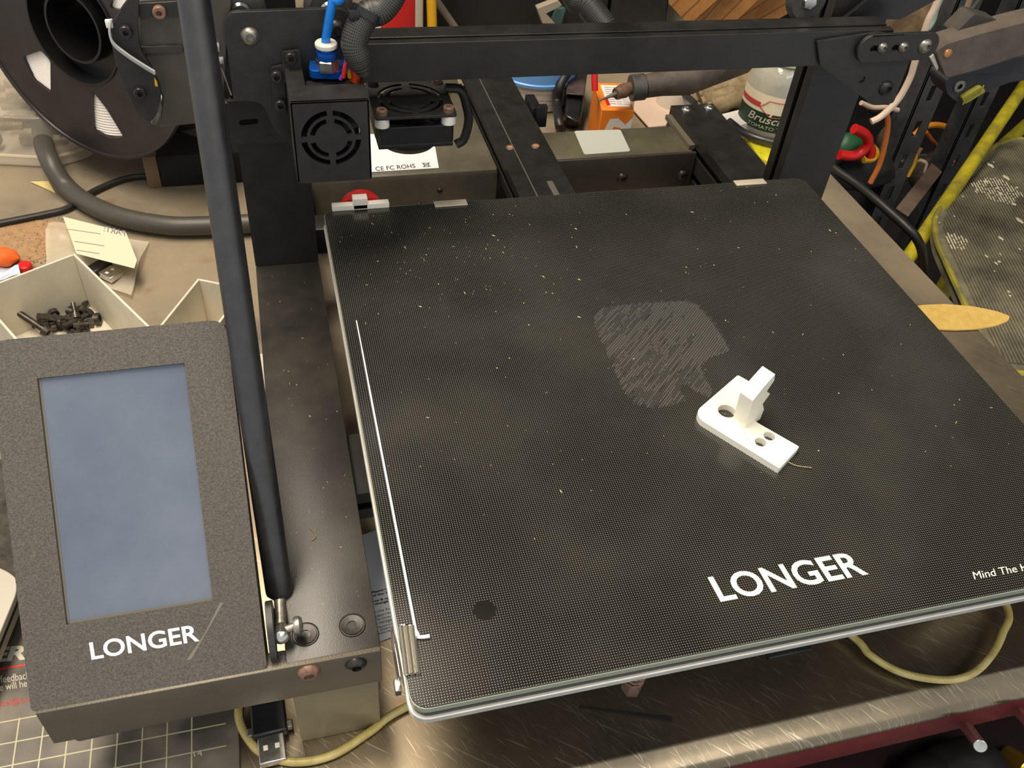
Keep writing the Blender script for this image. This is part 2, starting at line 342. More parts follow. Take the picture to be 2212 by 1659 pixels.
# ---------------------------------------------------------------- screws
def screw_mesh(name, r, h, m, shaft=4, sock=0.45, kind='cap'):
    mb = MB(); rs = r * sock
    if kind == 'cap': prof = [(0, h * 0.3), (rs, h * 0.3), (rs, h), (r * 0.88, h), (r, h * 0.85), (r, 0)]
    elif kind == 'flat': prof = [(0, -h * 0.9), (rs, -h * 0.9), (rs, h * 0.3), (r * 0.82, h * 0.45), (r * 0.85, h * 0.1), (r * 0.93, h * 0.1), (r, h * 0.35), (r, -0.5)]
    else: prof = [(0, h * 0.4), (rs, h * 0.4), (rs, h), (r * 0.6, h * 0.92), (r * 0.85, h * 0.6), (r, h * 0.15), (r, 0)]
    prof += [(r * 0.5, 0 if kind != 'flat' else -0.5), (r * 0.5, -shaft), (0, -shaft)]
    mb.lathe((0, 0, 0), (0, 0, 1), prof, 24); me = mb.mesh(name); me.materials.append(m); return me
SC_cap = screw_mesh('cap_screw', 2.9, 3.0, M_scr); SC_capR = screw_mesh('rusty_cap_screw', 2.9, 3.0, M_rust)
SC_but = screw_mesh('button_screw', 4.6, 2.6, M_scr, kind='button'); SC_butR = screw_mesh('rusty_button_screw', 4.8, 2.8, M_rust, kind='button')
SC_butC = screw_mesh('steel_button_screw', 4.4, 2.6, M_steel, kind='button')
SC_flat = screw_mesh('flat_screw', 5.6, 1.6, M_scr, kind='flat', sock=0.36)
SC_small = screw_mesh('small_screw', 2.1, 1.7, M_scr, kind='button')
# ---------------------------------------------------------------- workbench
wb = thing('workbench', 'metal-topped workbench with scratched grey-brown surface and dark red cabinet front', 'workbench', (0, 500, -1000))
X0, X1, YF, YK = -760.0, 487.0, 19.0, 1080.0
prof = [(YK, ZB), (YF, ZB)]
prof += [(YF - .8, ZB - .1), (YF - 1.8, ZB - .4), (YF - 6, ZB - 1.9), (YF - 10, ZB - 3.4), (YF - 11.6, ZB - 4.3), (YF - 12.9, ZB - 5.6), (YF - 13.7, ZB - 7.2), (YF - 14, ZB - 9)]
prof += [(YF - 12, ZB - 12), (YF - 8, ZB - 14), (YK, ZB - 14)]
mb = MB(); a = [mb.bm.verts.new((X0, y, z)) for y, z in prof]; b = [mb.bm.verts.new((X1, y, z)) for y, z in prof]
for i in range(len(prof)): mb.bm.faces.new((a[i], a[(i + 1) % len(prof)], b[(i + 1) % len(prof)], b[i]))
mb.bm.faces.new(a[::-1]); mb.bm.faces.new(b)
part('bench_top', mb, M_bench, wb)
part('cabinet_panel', MB().box((X0, 7, ZB - 37), (X1 - 4, 10, ZB - 8), 1), M_red_dark, wb, 'dark red cabinet panel under the top edge')
part('cabinet_body', MB().box((X0, 260, -990), (X1 - 12, YK - 20, ZB - 14)), M_dark, wb)
# lower shelf seen through the dark gap, with what stands on it
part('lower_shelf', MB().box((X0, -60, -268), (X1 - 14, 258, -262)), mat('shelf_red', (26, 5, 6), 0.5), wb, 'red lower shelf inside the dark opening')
# ---------------------------------------------------------------- 3D PRINTER
pr = thing('desktop_printer', 'black open-frame desktop 3D printer with dotted glass bed and touch screen, filling the bench', '3D printer', (155, 250, ZB))
# side beams
def extrusion(mb, x0, x1, y0, y1, z0, z1, axis='z', slots='', sw=5.5, sd=5.0):
    """rectangular profile with open slots on the named sides, run along axis"""
    def prof2(a0, a1, b0, b1):     # ccw outline, slots at: S(b0) E(a1) N(b1) W(a0)
        p = []; am = [(a0 + a1) / 2] if a1 - a0 < 30 else [a0 + (a1 - a0) * .27, a0 + (a1 - a0) * .73]
        bm_ = [(b0 + b1) / 2] if b1 - b0 < 30 else [b0 + (b1 - b0) * .27, b0 + (b1 - b0) * .73]
        h = sw / 2
        def notch(c, d, side):
            if side == 'S': return [(c - h, b0), (c - h, b0 + 1.6), (c - h - 2, b0 + 1.6), (c - h - 2, b0 + d), (c + h + 2, b0 + d), (c + h + 2, b0 + 1.6), (c + h, b0 + 1.6), (c + h, b0)]
            if side == 'E': return [(a1, c - h), (a1 - 1.6, c - h), (a1 - 1.6, c - h - 2), (a1 - d, c - h - 2), (a1 - d, c + h + 2), (a1 - 1.6, c + h + 2), (a1 - 1.6, c + h), (a1, c + h)]
            if side == 'N': return [(c + h, b1), (c + h, b1 - 1.6), (c + h + 2, b1 - 1.6), (c + h + 2, b1 - d), (c - h - 2, b1 - d), (c - h - 2, b1 - 1.6), (c - h, b1 - 1.6), (c - h, b1)]
            return [(a0, c + h), (a0 + 1.6, c + h), (a0 + 1.6, c + h + 2), (a0 + d, c + h + 2), (a0 + d, c - h - 2), (a0 + 1.6, c - h - 2), (a0 + 1.6, c - h), (a0, c - h)]
        p.append((a0, b0))
        if 'S' in slots:
            for c in am: p += notch(c, sd, 'S')
        p.append((a1, b0))
        if 'E' in slots:
            for c in bm_: p += notch(c, sd, 'E')
        p.append((a1, b1))
        if 'N' in slots:
            for c in am[::-1]: p += notch(c, sd, 'N')
        p.append((a0, b1))
        if 'W' in slots:
            for c in bm_[::-1]: p += notch(c, sd, 'W')
        return p
    if axis == 'z': return mb.slab([V((a, b, z0)) for a, b in prof2(x0, x1, y0, y1)], (0, 0, z1 - z0))
    if axis == 'y': return mb.slab([V((a, y0, b)) for a, b in prof2(x0, x1, z0, z1)], (0, y1 - y0, 0))
    return mb.slab([V((x0, a, b)) for a, b in prof2(y0, y1, z0, z1)], (x1 - x0, 0, 0))
BL = (-43.0, -4.5); BR = (308.0, 347.0)
lb = part('side_beam', extrusion(MB(), BL[0] + .6, BL[1] - .6, 58, 518, -92, -51.2, 'y', 'E'), M_anod, pr)
rb = part('side_beam', extrusion(MB(), BR[0], BR[1], 58, 512, -92, -50, 'y', 'W', sw=6), M_anod, pr)
part('beam_cover', MB().box((BL[0], 55, -51.5), (BL[1], 330, -50), 0.5), M_cover, pr, 'dusty black cover sheet on the side beam')
part('beam_cover', MB().box((BL[0], 350, -51.5), (BL[1], 518, -50), 0.3), M_cover, pr)
def foot(x0, x1, y0, y1):
    part('foot', MB().box((x0, y0, ZB), (x1, y1, -76), 0.6), M_foot, pr, 'bare steel foot under the beam end')
foot(-43, -6, 57, 96); foot(308, 346, 57, 96)
for x0, x1 in ((-40, -8), (311, 344)): part('rear_foot', MB().box((x0, 440, ZB), (x1, 500, -92), 1), M_black, pr)
# front bracket sheet that carries the screen housing
bp_ = part('front_bracket', MB().box((-137, 53, -76), (-4.5, 56.5, -50.2), 0.6), M_plate, pr, 'grey sheet bracket across the beam end')
place('screw', SC_butR, bp_, at(667, 1450, y=53), (0, -1, 0), 'rusty screw'); place('screw', SC_but, bp_, at(769, 1433, y=53), (0, -1, 0))
for u, v in ((660, 1371), (761, 1351)): place('screw', SC_flat, pr, at(u, v, z=-50), (0, 0, 1))
# front and middle cross members
part('cross_member', extrusion(MB(), -4, 308, 146, 187, -80, -60, 'x', 'WE', sw=5), M_anod, pr)
part('cross_member', MB().box((-4, 380, -80), (142, 398, -60), .5), M_anod, pr)
yb = part('bed_rail', extrusion(MB(), 143, 185, 60, 600, -72, -52, 'y', 'EW', sw=6, sd=4), M_anod, pr, 'long centre rail running back under the bed')
for u, v in ((1102, 318), (1157, 315)): 
    c_ = at(u, v, z=-52); part('bore_rim', MB().lathe(c_, (0, 0, 1), [(2.6, -.1), (2.6, .3), (3.5, .3), (3.7, -.1)], 24), M_chrome, yb)
    part('bore_screw', MB().lathe(c_, (0, 0, 1), [(0, .12), (2.6, .12)], 20), mat('copper_screw', (190, 130, 95), .5, metal=.4) if u < 1110 else MATS['copper_screw'], yb)
part('rail_tensioner', MB().box((150, 602, -70), (178, 622, -54), 2), M_black, pr)
part('drive_belt', MB().box((155.5, 70, -52.2), (156.3, 598, -51.6)).box((168, 70, -52), (172.5, 408, -51.4)), mat('belt', (88, 84, 78), 0.5), pr, 'grey toothed belt in the rail')
part('limit_switch', MB().box((186, 515, -66), (194, 540, -48), .8).box((188, 508, -62), (197, 514, -44), .5), M_blackG, pr)
# electronics boxes at the back
cb = part('control_box', MB().box((0, 444, ZB + 2), (142, 620, -60), 5), mat('box_lid', (72, 68, 58), 0.42, rgb2=(98, 92, 76), vs=16, bump=0.2, bs=1800), pr, 'grey-brown painted sheet metal box left of the centre rail')
LZ = -59.8
lab = [at(796, 300, z=LZ), at(800, 372, z=LZ), at(947, 363, z=LZ), at(940, 338, z=LZ), at(900, 352, z=LZ), at(850, 354, z=LZ), at(822, 340, z=LZ), at(806, 300, z=LZ)]
lb_ = part('type_label', MB().slab([at(796, 290, z=LZ), at(800, 372, z=LZ), at(948, 363, z=LZ), at(935, 290, z=LZ)], (0, 0, .15)), M_paper, cb, 'white certification label printed CE FC ROHS')
def mark(s, u0, v0, u1, v1, u2, v2, z, m, parent, bold=0.0, name='lettering', lab=None, shear=0, base=0.22):
    return part(name, text_mb(s, at(u0, v0, z=z), at(u1, v1, z=z), at(u2, v2, z=z), (0, 0, base), bold, shear=shear), m, parent, lab)
mark('CE FC ROHS', 812, 370, 898, 363, 810, 361, LZ, M_inkD, cb, 0.01)
mark('xx', 912, 362, 928, 361, 910, 352, LZ, M_inkD, cb, name='bin_symbol') if False else None
bs = MB(); c0 = at(921, 356, z=LZ + .25)
for a_, b_ in (((-3, -3), (3, 3)), ((-3, 3), (3, -3)), ((-3, 2.6), (3, 2.6)), ((-2, 2.4), (-1.4, -3)), ((2, 2.4), (1.4, -3)), ((-1.4, -3), (1.4, -3))):
    A_, B_ = c0 + V((*a_, 0)), c0 + V((*b_, 0)); d = (B_ - A_).normalized().cross(V((0, 0, 1))) * .3
    bs.quad([A_ - d, B_ - d, B_ + d, A_ + d])
part('bin_symbol', bs, M_inkD, cb)
for u, v in ((905, 441), (950, 411)): place('screw', SC_small, cb, at(u, v, y=444), (0, -1, 0))
pb = part('power_box', MB().box((187, 451, ZB + 2), (307, 497, -60), 2.5), mat('power_lid', (96, 92, 72), 0.4, rgb2=(66, 62, 52), vs=24, metal=.2), pr, 'olive grey sheet metal box right of the centre rail')
part('box_sticker', MB().slab(roundpoly([at(1240, 283, z=-59.9), at(1340, 280, z=-59.9), at(1362, 327, z=-59.9), at(1262, 334, z=-59.9)], 2.5), (0, 0, .15)), mat('sticker', (176, 178, 170), .4), pb, 'plain pale sticker with rounded corners')
fs = part('rear_fascia', MB().box((186, 447, -90), (307, 450.5, -58.5), .8), mat('fascia_brown', (62, 54, 48), .4, rgb2=(48, 43, 40), vs=20), pr, 'dark brown fascia with two button screws')
for u, v in ((1344, 384), (1474, 378)): place('screw', SC_but, fs, at(u, v, y=447), (0, -1, 0))
for u, v in ((1482, 236), (1531, 232)): place('screw', screw_mesh('rear_screw', 4.2, 2, M_chrome, kind='button') if u < 1500 else bpy.data.meshes['rear_screw'], rb, at(u, v, z=-50), (0, 0, 1))
part('belt_strip', MB().box((303, 455, -60), (308, 508, -56)), mat('strip', (120, 112, 96), .5, metal=.5), pr)
# uprights
for nm, (x0, x1) in (('left', BL), ('right', BR)):
    part('upright', extrusion(MB(), x0, x1, 330, 350, -50, 470, 'z', 'EW', sw=4.5), M_anod, pr)
part('top_beam', extrusion(MB(), BL[0], BR[1], 330, 350, 470, 490, 'x', 'EW', sw=5), M_anod, pr)
# diagonal brace rods
def brace(x, sx):
    A = V((x, 74.8, -27.6)); D = V((x - 3 * sx, 335, 500)) - A; t = D.normalized()
    A = at(605, 1290, x=-43.5) if x < 0 else A
    B = A + D * 0.98
    rd = part('brace_rod', MB().lathe(A, t, [(0, 0), (3.4, 0), (5.6, 2.5), (5.75, 4)], 28).cyl(A + t * 4, B, 5.75, 28), M_rod, pr, 'thick black diagonal brace rod')
    bc = at(607, 1370, z=-42.5)
    st = MB(); n = 44; p0 = A + t * 1; p1 = bc + (A - bc).normalized() * 3
    st.tube([p0.lerp(p1, i / (n - 1)) for i in range(n)], [2.1 + .45 * (i % 2) for i in range(n)], 14)
    part('threaded_stud', st, M_steel, rd)
    dn = (A - bc).normalized()
    jb = MB(); jb.lathe(bc, dn, [(0, 4.6), (2.6, 4.6), (3.2, 2), (3.6, 0), (3.2, -2.4), (1.8, -3.8), (0, -4.2)], 20); part('ball_socket', jb, M_chrome, rd)
    jb = MB(); jb.cyl((-46, bc.y, bc.z + 1), (-37.5, bc.y + 2, bc.z + 1), 1.8, 16); jb.lathe((-38.5, bc.y + 2, bc.z + 1), (1, 0, 0), [(0, 0), (3.4, 0), (3.9, 1), (3.9, 2.4), (3, 3.6), (0, 4)], 20)
    part('ball_stud', jb, M_steel, rd)
    fb = MB(); fb.slab(roundpoly([(-48.8, 56, -50), (-48.8, 56, -45), (-48.8, 64, -35.5), (-48.8, 75, -34), (-48.8, 80, -40), (-48.8, 80, -50)], 3.5), (2.8, 0, 0))
    part('rod_bracket', fb, M_black, pr, 'upright black lug carrying the rod end', bevel=.5)
brace(-43.5, 1)
# screen housing: 45 degree wedge
hx0, hx1 = -138.5, -50.5
hs = thing('control_screen', 'tilted dark grey touch-screen box lettered LONGER at the printer left corner', 'screen', (-95, 90, ZB)) if False else None
def T45(x, s, h=0.0):   # point on the sloping face: s along the slope from its lower edge, h above the face
    return V((x, 54.2 + s * cos(R_(45)) - h * sin(R_(45)), -50.2 + s * sin(R_(45)) + h * cos(R_(45))))
P45, N45 = T45(0, 0), V((0, -1, 1)).normalized()
def p45(u, v, h=0.0): return atp(u, v, P45 + N45 * h, N45)
tl, tr = p45(-14, 737), p45(490, 690)
top_s = (p45(400, 697) - P45).dot(V((0, 1, 1)).normalized())
bot_s = 0.0
outl = roundpoly([T45(hx0, 0), T45(hx1, 0), T45(hx1, top_s), T45(hx0, top_s)], [2, 2, 7, 7], 6)
scr = [p45(*q) for q in ((77, 818), (395, 784), (463, 1300), (146, 1347))]
sx0 = (scr[0].x + scr[3].x) / 2; sx1 = (scr[1].x + scr[2].x) / 2
ss = [(q - P45).dot(V((0, 1, 1)).normalized()) for q in scr]; s_hi = (ss[0] + ss[1]) / 2; s_lo = (ss[2] + ss[3]) / 2
hole = [T45(sx0, s_lo), T45(sx1, s_lo), T45(sx1, s_hi), T45(sx0, s_hi)]
mb = MB().slab(outl, -N45 * 3, [hole])
hp = part('screen_bezel', mb, M_hous, pr, 'dark grey grained bezel around the touch screen', bevel=.8)
# body behind: side walls follow a wedge down to the bracket
body = MB()
def wedge(x0, x1):
    y0 = 56.0
    pr_ = [V((x0, y0, -51)), V((x0, y0, -78)), V((x0, y0 + 12, -82)), T45(x0, top_s, -22) + V((0, 0, 0)), T45(x0, top_s - 2, -2.5), T45(x0, 1, -2.5)]
    body.slab(pr_, (x1 - x0, 0, 0))
wedge(hx0 + 1.2, hx1 - 1.0)
part('housing_body', body, M_hous, pr, bevel=1.5)
part('housing_front', MB().hexa([(hx0 + 1, 53.2, -52), (hx1 + 8, 53.2, -52), (hx1 + 8, 60, -52), (hx0 + 1, 60, -52),] and [(hx0 + 9, 54.5, -81.5), (hx1 + 8, 54.5, -77), (hx1 + 8, 62, -77), (hx0 + 9, 62, -81.5), (hx0 + 1, 54.0, -50.5), (hx1 + 8, 54.0, -50.5), (hx1 + 8, 62, -50.5), (hx0 + 1, 62, -50.5)]), M_hous, pr, bevel=1.2)
sc_ = MB().quad([q - N45 * 1.6 for q in (T45(sx0 - 1, s_lo - 1), T45(sx1 + 1, s_lo - 1), T45(sx1 + 1, s_hi + 1), T45(sx0 - 1, s_hi + 1))])
part('touch_screen', sc_, M_screen, pr, 'blank touch screen with its blue-grey reflection painted in, dusty at its edges')
rim = MB()
for q in ((T45(sx0, s_lo), T45(sx0 + .9, s_hi)), (T45(sx0, s_lo), T45(sx1, s_lo + .9))):
    a_, b_ = q; w = [T45(min(a_.x, b_.x), 0)]
    sa, sb = [(z_ - P45).dot(V((0, 1, 1)).normalized()) for z_ in (a_, b_)]
    rim.quad([T45(a_.x, sa) - N45 * 1.4, T45(b_.x, sa) - N45 * 1.4, T45(b_.x, sb) - N45 * 1.4, T45(a_.x, sb) - N45 * 1.4])
part('screen_gasket', rim, mat('gasket', (104, 100, 88), .4), pr)
part('lettering', text_mb('LONGER', p45(198, 1426, .1), p45(431, 1385, .1), p45(192, 1388, .1), (0, 0, 0), .018), M_inkW, hp, 'white lettering LONGER')
q = MB(); a_ = [p45(476, 1301, .08), p45(482, 1303, .08), p45(414, 1423, .08), p45(402, 1427, .08), p45(440, 1372, .08)]; q.slab(a_, N45 * .02); part('scuff', q, mat('scuff', (135, 128, 112), .7, alpha=.6), hp, 'pale scuff beside the lettering')
# ---- bed
bd = part('glass_plate', MB().slab(rrect(0, 0, 310, 309, 6, -3.2), (0, 0, 3.2)), M_glass, pr, 'black glass build plate covered in a fine grid of pale dots', bevel=.5)
# object coordinates of the material are local to the printer base: move the dot spot there
for n_ in M_glass.node_tree.nodes:
    if n_.type == 'VECT_MATH' and n_.operation == 'DISTANCE' and n_.inputs[1].default_value[1] != 0.5 and not n_.inputs[1].is_linked and abs(n_.inputs[1].default_value[0]) < 0.4:
        n_.inputs[1].default_value = (at(1047, 1318, z=0) - org(pr)) * 0.001
part('glass_edge', MB().slab(rrect(-.3, -.3, 310.3, 309.25, 6, -3.2), (0, 0, 2.7), [rrect(1, 1, 309, 308, 6, -3.2)]), mat('glass_rim', (150, 155, 138), .2, spec=.6), bd, 'pale green ground glass edge')
part('heater_mat', MB().slab(rrect(.9, .2, 309, 308, 5, -6.6), (0, 0, 3.4)), M_rubber, pr)
part('bed_plate', MB().slab(rrect(-1.0, -1.0, 310.5, 309, 7, -9.6), (0, 0, 3)), M_alu, pr, 'bright aluminium bed plate under the glass', bevel=.4)
part('bed_carriage', MB().box((95, 70, -40), (230, 240, -37), .5).box((150, 10, -40), (170, 300, -37), .5).box((30, 60, -40), (285, 85, -37), .5), M_blackG, pr)
for x, y in ((87, 7), (222, 40), (40, 270), (270, 270)):
    k = part('levelling_knob', MB().lathe((x, y, -33), (0, 0, 1), [(0, 0), (3.6, 0), (4, 1), (4, 4), (3, 6), (0, 6)], 6), mat('knob_brown', (92, 70, 58), .5) if x == 87 else MATS['knob_brown'], pr)
    part('spring', MB().tube([V((x + 3.4 * cos(t * .7), y + 3.4 * sin(t * .7), -27 + t * 17 / 55)) for t in range(56)], .6, 6), M_rust, k)
def clip(name, pts_top, z, drop, dirv, lab=None):
    m = MB().slab(roundpoly(pts_top, 1), (0, 0, .6)); part(name, m, M_steel if 'spring' not in name else M_chrome, pr, lab, bevel=.2)
# front-left spring clip
c1 = part('bed_clip', MB().slab(roundpoly([at(862, 1350, z=.4), at(890, 1350, z=.4), at(905, 1452, z=.4), at(872, 1462, z=.4)], 1.2), (0, 0, .7)), M_chrome, pr, 'bright spring clip gripping the left edge', bevel=.3)
yy0, yy1 = at(870, 1462, z=.4).y, at(862, 1350, z=.4).y
part('clip_bend', MB().box((-2.6, yy0, -12), (-1.9, yy1, .9), .3).box((-4.4, yy0 - 2, -9), (-2.2, yy0 + 3, -5), .4), M_chrome, c1)
for du in (-24, -12, 0): part('clip_ridge', MB().tube([at(890 + du, 1353, z=1.1), at(903 + du, 1454 - du * .12, z=1.1)], 1.0, 8), M_clip, c1)
for (u0, v0), (u1, v1) in (((940, 446), (1010, 439)), ((1590, 397), (1654, 391))):
    a_ = at(u0, v0, z=1); b_ = at(u1, v1, z=1); c2 = part('bed_clip', MB().box((a_.x, 304, .1), (b_.x, 310, .9), .3), mat('nickel_clip', (214, 200, 178), .4, metal=.3) if u0 < 1000 else MATS['nickel_clip'], pr, 'steel clip on the rear edge')
    part('clip_back', MB().box((a_.x + 1, 309.3, -12), (b_.x - 1, 310.1, .8), .2), M_chrome, c2)
# white corner piece with red insert at the rear left
wc = part('corner_piece', MB().box((5, 308, -8), (38, 312.5, 3), .4).box((17, 308, 0), (25.5, 314, 7), .4), M_white, pr, 'cream plastic strip standing at the rear bed corner')
part('red_insert', MB().lathe((22, 316, -4), (0, -1, 0), [(0, 0), (12.5, 0), (12.5, 2.5), (0, 2.5)], 28), M_red, wc, 'red disc behind the strip')
mark('LONGER', 1557, 1301, 1877, 1241, 1528, 1247, 0, M_ink, bd, .02, lab='large cream lettering LONGER', base=.12)
mark('Mind The H', 2105, 1252, 2222, 1232, 2100, 1236, 0, M_ink, bd, .0, lab='small cream lettering Mind The H', base=.12)
# residue of an earlier print: flat diagonal strips
poly = [(1280, 685), (1300, 668), (1350, 660), (1420, 655), (1475, 652), (1505, 660), (1540, 700), (1562, 735), (1575, 758), (1560, 766), (1528, 775), (1512, 795), (1522, 820), (1537, 845), (1532, 862), (1505, 850), (1480, 832), (1462, 838), (1480, 868), (1440, 880), (1400, 884), (1368, 874), (1345, 845), (1325, 800), (1305, 755), (1283, 705)]
P2 = [at(u, v, z=0).xy for u, v in poly]
def inside(p):
    c = False; n = len(P2)
    for i in range(n):
        a_, b_ = P2[i], P2[(i + 1) % n]
        if (a_.y > p.y) != (b_.y > p.y) and p.x < (b_.x - a_.x) * (p.y - a_.y) / (b_.y - a_.y) + a_.x: c = not c
    return c
d0 = (at(1547, 706, z=0) - at(1452, 830, z=0)).xy.normalized(); n0 = d0.orthogonal(); cen = sum(P2, V((0, 0))) / len(P2)
def residue(name, step, width, prob, seg, m, zz):
    r = MB(); k = -70.0
    while k < 70:
        s = -80.0; run = None
        while s < 80:
            p = cen + d0 * s + n0 * k
            # residue is stronger towards the right edge
            wgt = prob + 0.5 * max(0, (p.x - cen.x) / 28)
            on = inside(p) and (prob > 1 or noise.noise(V((k * 1.7, s * .07, 3.1))) * .9 + .5 + random.uniform(-.12, .12) < wgt)
            if on and run is None: run = s
            if (not on) and run is not None:
                a_, b_ = cen + d0 * run + n0 * k, cen + d0 * s + n0 * k; w_ = n0 * width / 2
                r.quad([V((*(a_ - w_), zz)), V((*(b_ - w_), zz)), V((*(b_ + w_), zz)), V((*(a_ + w_), zz))]); run = None
            s += seg
        k += step
    part(name, r, m, bd, 'faint grey striped outline left by an earlier print', kind='stuff')
residue('print_residue', 1.15, 0.36, .52, 1.0, mat('residue', (112, 111, 107), .6, alpha=.5), .08)
residue('print_film', 1.02, 1.02, .93, 3.0, mat('film', (84, 83, 79), .5, alpha=.22), .05)
# ---- gantry
gy0, gy1, gz0, gz1 = 300.0, 320.0, 80.5, 100.8
gprof = [(gy0, gz0), (gy1, gz0), (gy1, gz1), (gy0 + 7.6, gz1), (gy0 + 7.6, gz1 - 1.5), (gy0 + 9.5, gz1 - 1.5), (gy0 + 9.5, gz1 - 6), (gy0 + 3, gz1 - 6), (gy0 + 3, gz1 - 1.5), (gy0 + 5.2, gz1 - 1.5), (gy0 + 5.2, gz1), (gy0, gz1)]
gb = part('gantry_beam', MB().slab([V((-48, y, z)) for y, z in gprof], (379, 0, 0)), M_anod, pr, 'horizontal black gantry beam with slotted top', bevel=.3)
h_ = at(1815, 102, y=300); part('bolt_hole', MB().lathe(h_ + V((0, .1, 0)), (0, -1, 0), [(2.3, 0), (2.9, 0), (2.9, .25), (2.3, .25)], 24), M_chrome, gb)
part('hole_bore', MB().cyl(h_ + V((0, 0, 0)), h_ + V((0, -.15, 0)), 2.3, 20), M_dark, gb)
# right end bracket
def yplate(name, px, y, th, m, holes=(), r=2, lab=None, bev=.5, parent=None):
    return part(name, MB().slab(roundpoly(ats(px, y=y), r), (0, th, 0), [ats(h, y=y) if not isinstance(h[0], V) else h for h in holes]), m, parent or pr, lab, bevel=bev)
hb = circle(at(1862, 172, y=297.5), 2.2, 'y', 16)
yplate('end_plate', [(1765, 90), (1772, 142), (1868, 214), (1885, 226), (1930, 223), (1962, 141), (1985, 88), (1900, 70)], 297.5, 2.2, M_black, [hb], lab='black corner plate on the gantry end')
def slotpx(u0, v0, u1, v1, hh, y):
    a_, b_ = at(u0, v0, y=y), at(u1, v1, y=y); d = (b_ - a_).normalized(); an = math.atan2(d.z, d.x)
    return circle(b_, hh, 'y', 8, an - pi / 2, an + pi / 2) + circle(a_, hh, 'y', 8, an + pi / 2, an + 3 * pi / 2)
yy = 294.0
cap_ = roundpoly(ats([(1852, 72), (2020, 62), (2032, 96), (2012, 128), (1862, 140), (1848, 105)], y=yy), 9, 6)
cl_, cr_ = at(1882, 107, y=yy), at(2000, 100, y=yy); dd = (cr_ - cl_).normalized(); an = math.atan2(dd.z, dd.x)
cap_ = circle(cr_, 8.4, 'y', 12, an - pi / 2, an + pi / 2) + circle(cl_, 8.4, 'y', 12, an + pi / 2, an + 3 * pi / 2)
ap = part('adjuster_plate', MB().slab(cap_, (0, 2.6, 0), [slotpx(1886, 106, 1908, 104, 1.7, yy), slotpx(1933, 104, 1953, 102, 1.7, yy)]), M_black, pr, 'rounded black plate with two slotted bolts', bevel=.7)
SC_bs = screw_mesh('adjuster_bolt', 3.1, 2.3, M_steel, kind='button')
place('screw', SC_bs, ap, at(1906, 103, y=yy), (0, -1, 0)); place('screw', SC_bs, ap, at(1951, 102, y=yy), (0, -1, 0))
place('screw', SC_butC, ap, at(1998, 100, y=yy), (0, -1, 0), 'large steel bolt with brown tinge')
place('screw', SC_but, pr, at(1913, 190, y=297.5), (0, -1, 0))
yplate('gusset_plate', [(1822, 42), (1885, -10), (2030, -60), (2032, -5), (1945, 42)], 324, 2.5, M_blackG, r=1, lab='black gusset plate behind the gantry end')
part('guide_wheel', MB().lathe((285, 321, 109), (0, 1, 0), [(0, 0), (4, 0), (4, 1), (10.5, 1.2), (12, 3), (12, 7), (10.5, 8.8), (4, 9), (4, 10), (0, 10)], 32), M_dgrey, pr)
part('axle_bolt', MB().lathe((285, 320.4, 109), (0, 1, 0), [(0, 0), (4, 0), (4.4, .5), (4.4, 3), (0, 3)], 6), M_chrome, pr)
# left end bracket with oblong hole, spring and fittings
lp = at(536, 264, y=322)
yplate('end_plate', [(470, 220), (640, 212), (650, 306), (490, 312)], 321.5, 2.5, M_black, [slotpx(523, 265, 552, 262, 1.6, 321.5)], r=.6, lab='black plate with an oblong hole left of the print head')
part('belt_clamp', MB().box((-50, 297, 100), (-43, 306, 105), .5).box((-50, 297, 94), (-42, 306, 98), .5), M_chrome, pr)
part('latch_spring', MB().tube(ats([(468, 124), (472, 142), (480, 150), (500, 205)], y=297), .5, 6).tube(ats([(472, 142), (478, 205), (490, 222)], y=299), .8, 6), M_steel, pr)
# ---- x carriage
cpx = [(497, 27), (740, 18), (765, 40), (770, 240), (700, 330), (640, 318), (600, 290), (582, 255), (566, 220), (505, 218), (486, 70), (486, 45)]
cp = yplate('carriage_plate', cpx, 294, 3, M_black, r=[6, 8, 8, 3, 8, 6, 6, 4, 4, 1, 2, 6], lab='black carriage plate behind the print head')
for (u, v) in ((540, 78), (727, 62)): place('screw', SC_butC if u < 600 else SC_but, cp, at(u, v, y=294), (0, -1, 0))
for (u, v) in ((519, 18), (711, 16)):
    c_ = at(u, v, y=303); part('guide_wheel', MB().lathe(c_ + V((0, -2, -1)), (0, 1, 0), [(0, 0), (4, 0), (4, 1), (9.5, 1), (12, 3.5), (12, 6.5), (9.5, 9), (4, 9), (0, 9)], 32), M_dgrey, cp)
    part('wheel_bearing', MB().lathe(c_ + V((0, -3.4, -1)), (0, 1, 0), [(0, 0), (3.6, 0), (4.6, 1.2), (0, 1.4)], 20), M_chrome, cp)
# ---- hot end shroud
ys = 255.0
FC = [at(628, 222, y=ys), at(797, 214, y=ys), at(804, 388, y=ys), at(641, 396, y=ys)]
x0_, x1_ = (FC[0].x + FC[3].x) / 2, (FC[1].x + FC[2].x) / 2; z1_, z0_ = (FC[0].z + FC[1].z) / 2, (FC[2].z + FC[3].z) / 2
fc = at(716, 299, y=ys)
slots = []
for r0, r1, g in ((11.6, 14.3, .17), (7.8, 10.2, .24)):
    for k in range(4): slots.append(arcslot(fc, r0, r1, 'y', k * pi / 2 + g * (11 / r1) * .8, (k + 1) * pi / 2 - g * (11 / r1) * .8, 8))
outl = roundpoly([(x0_, ys, z0_), (x1_, ys, z0_), (x1_, ys, z1_), (x0_, ys, z1_)], [1.5, 1.5, .5, .5])
sh = part('hot_end_shroud', MB().slab(outl, (0, 1.2, 0), slots), M_black, pr, 'folded black sheet shroud with round fan grille', bevel=.35)
tz = z1_
nt = [at(612, 132, y=292).x, 0]
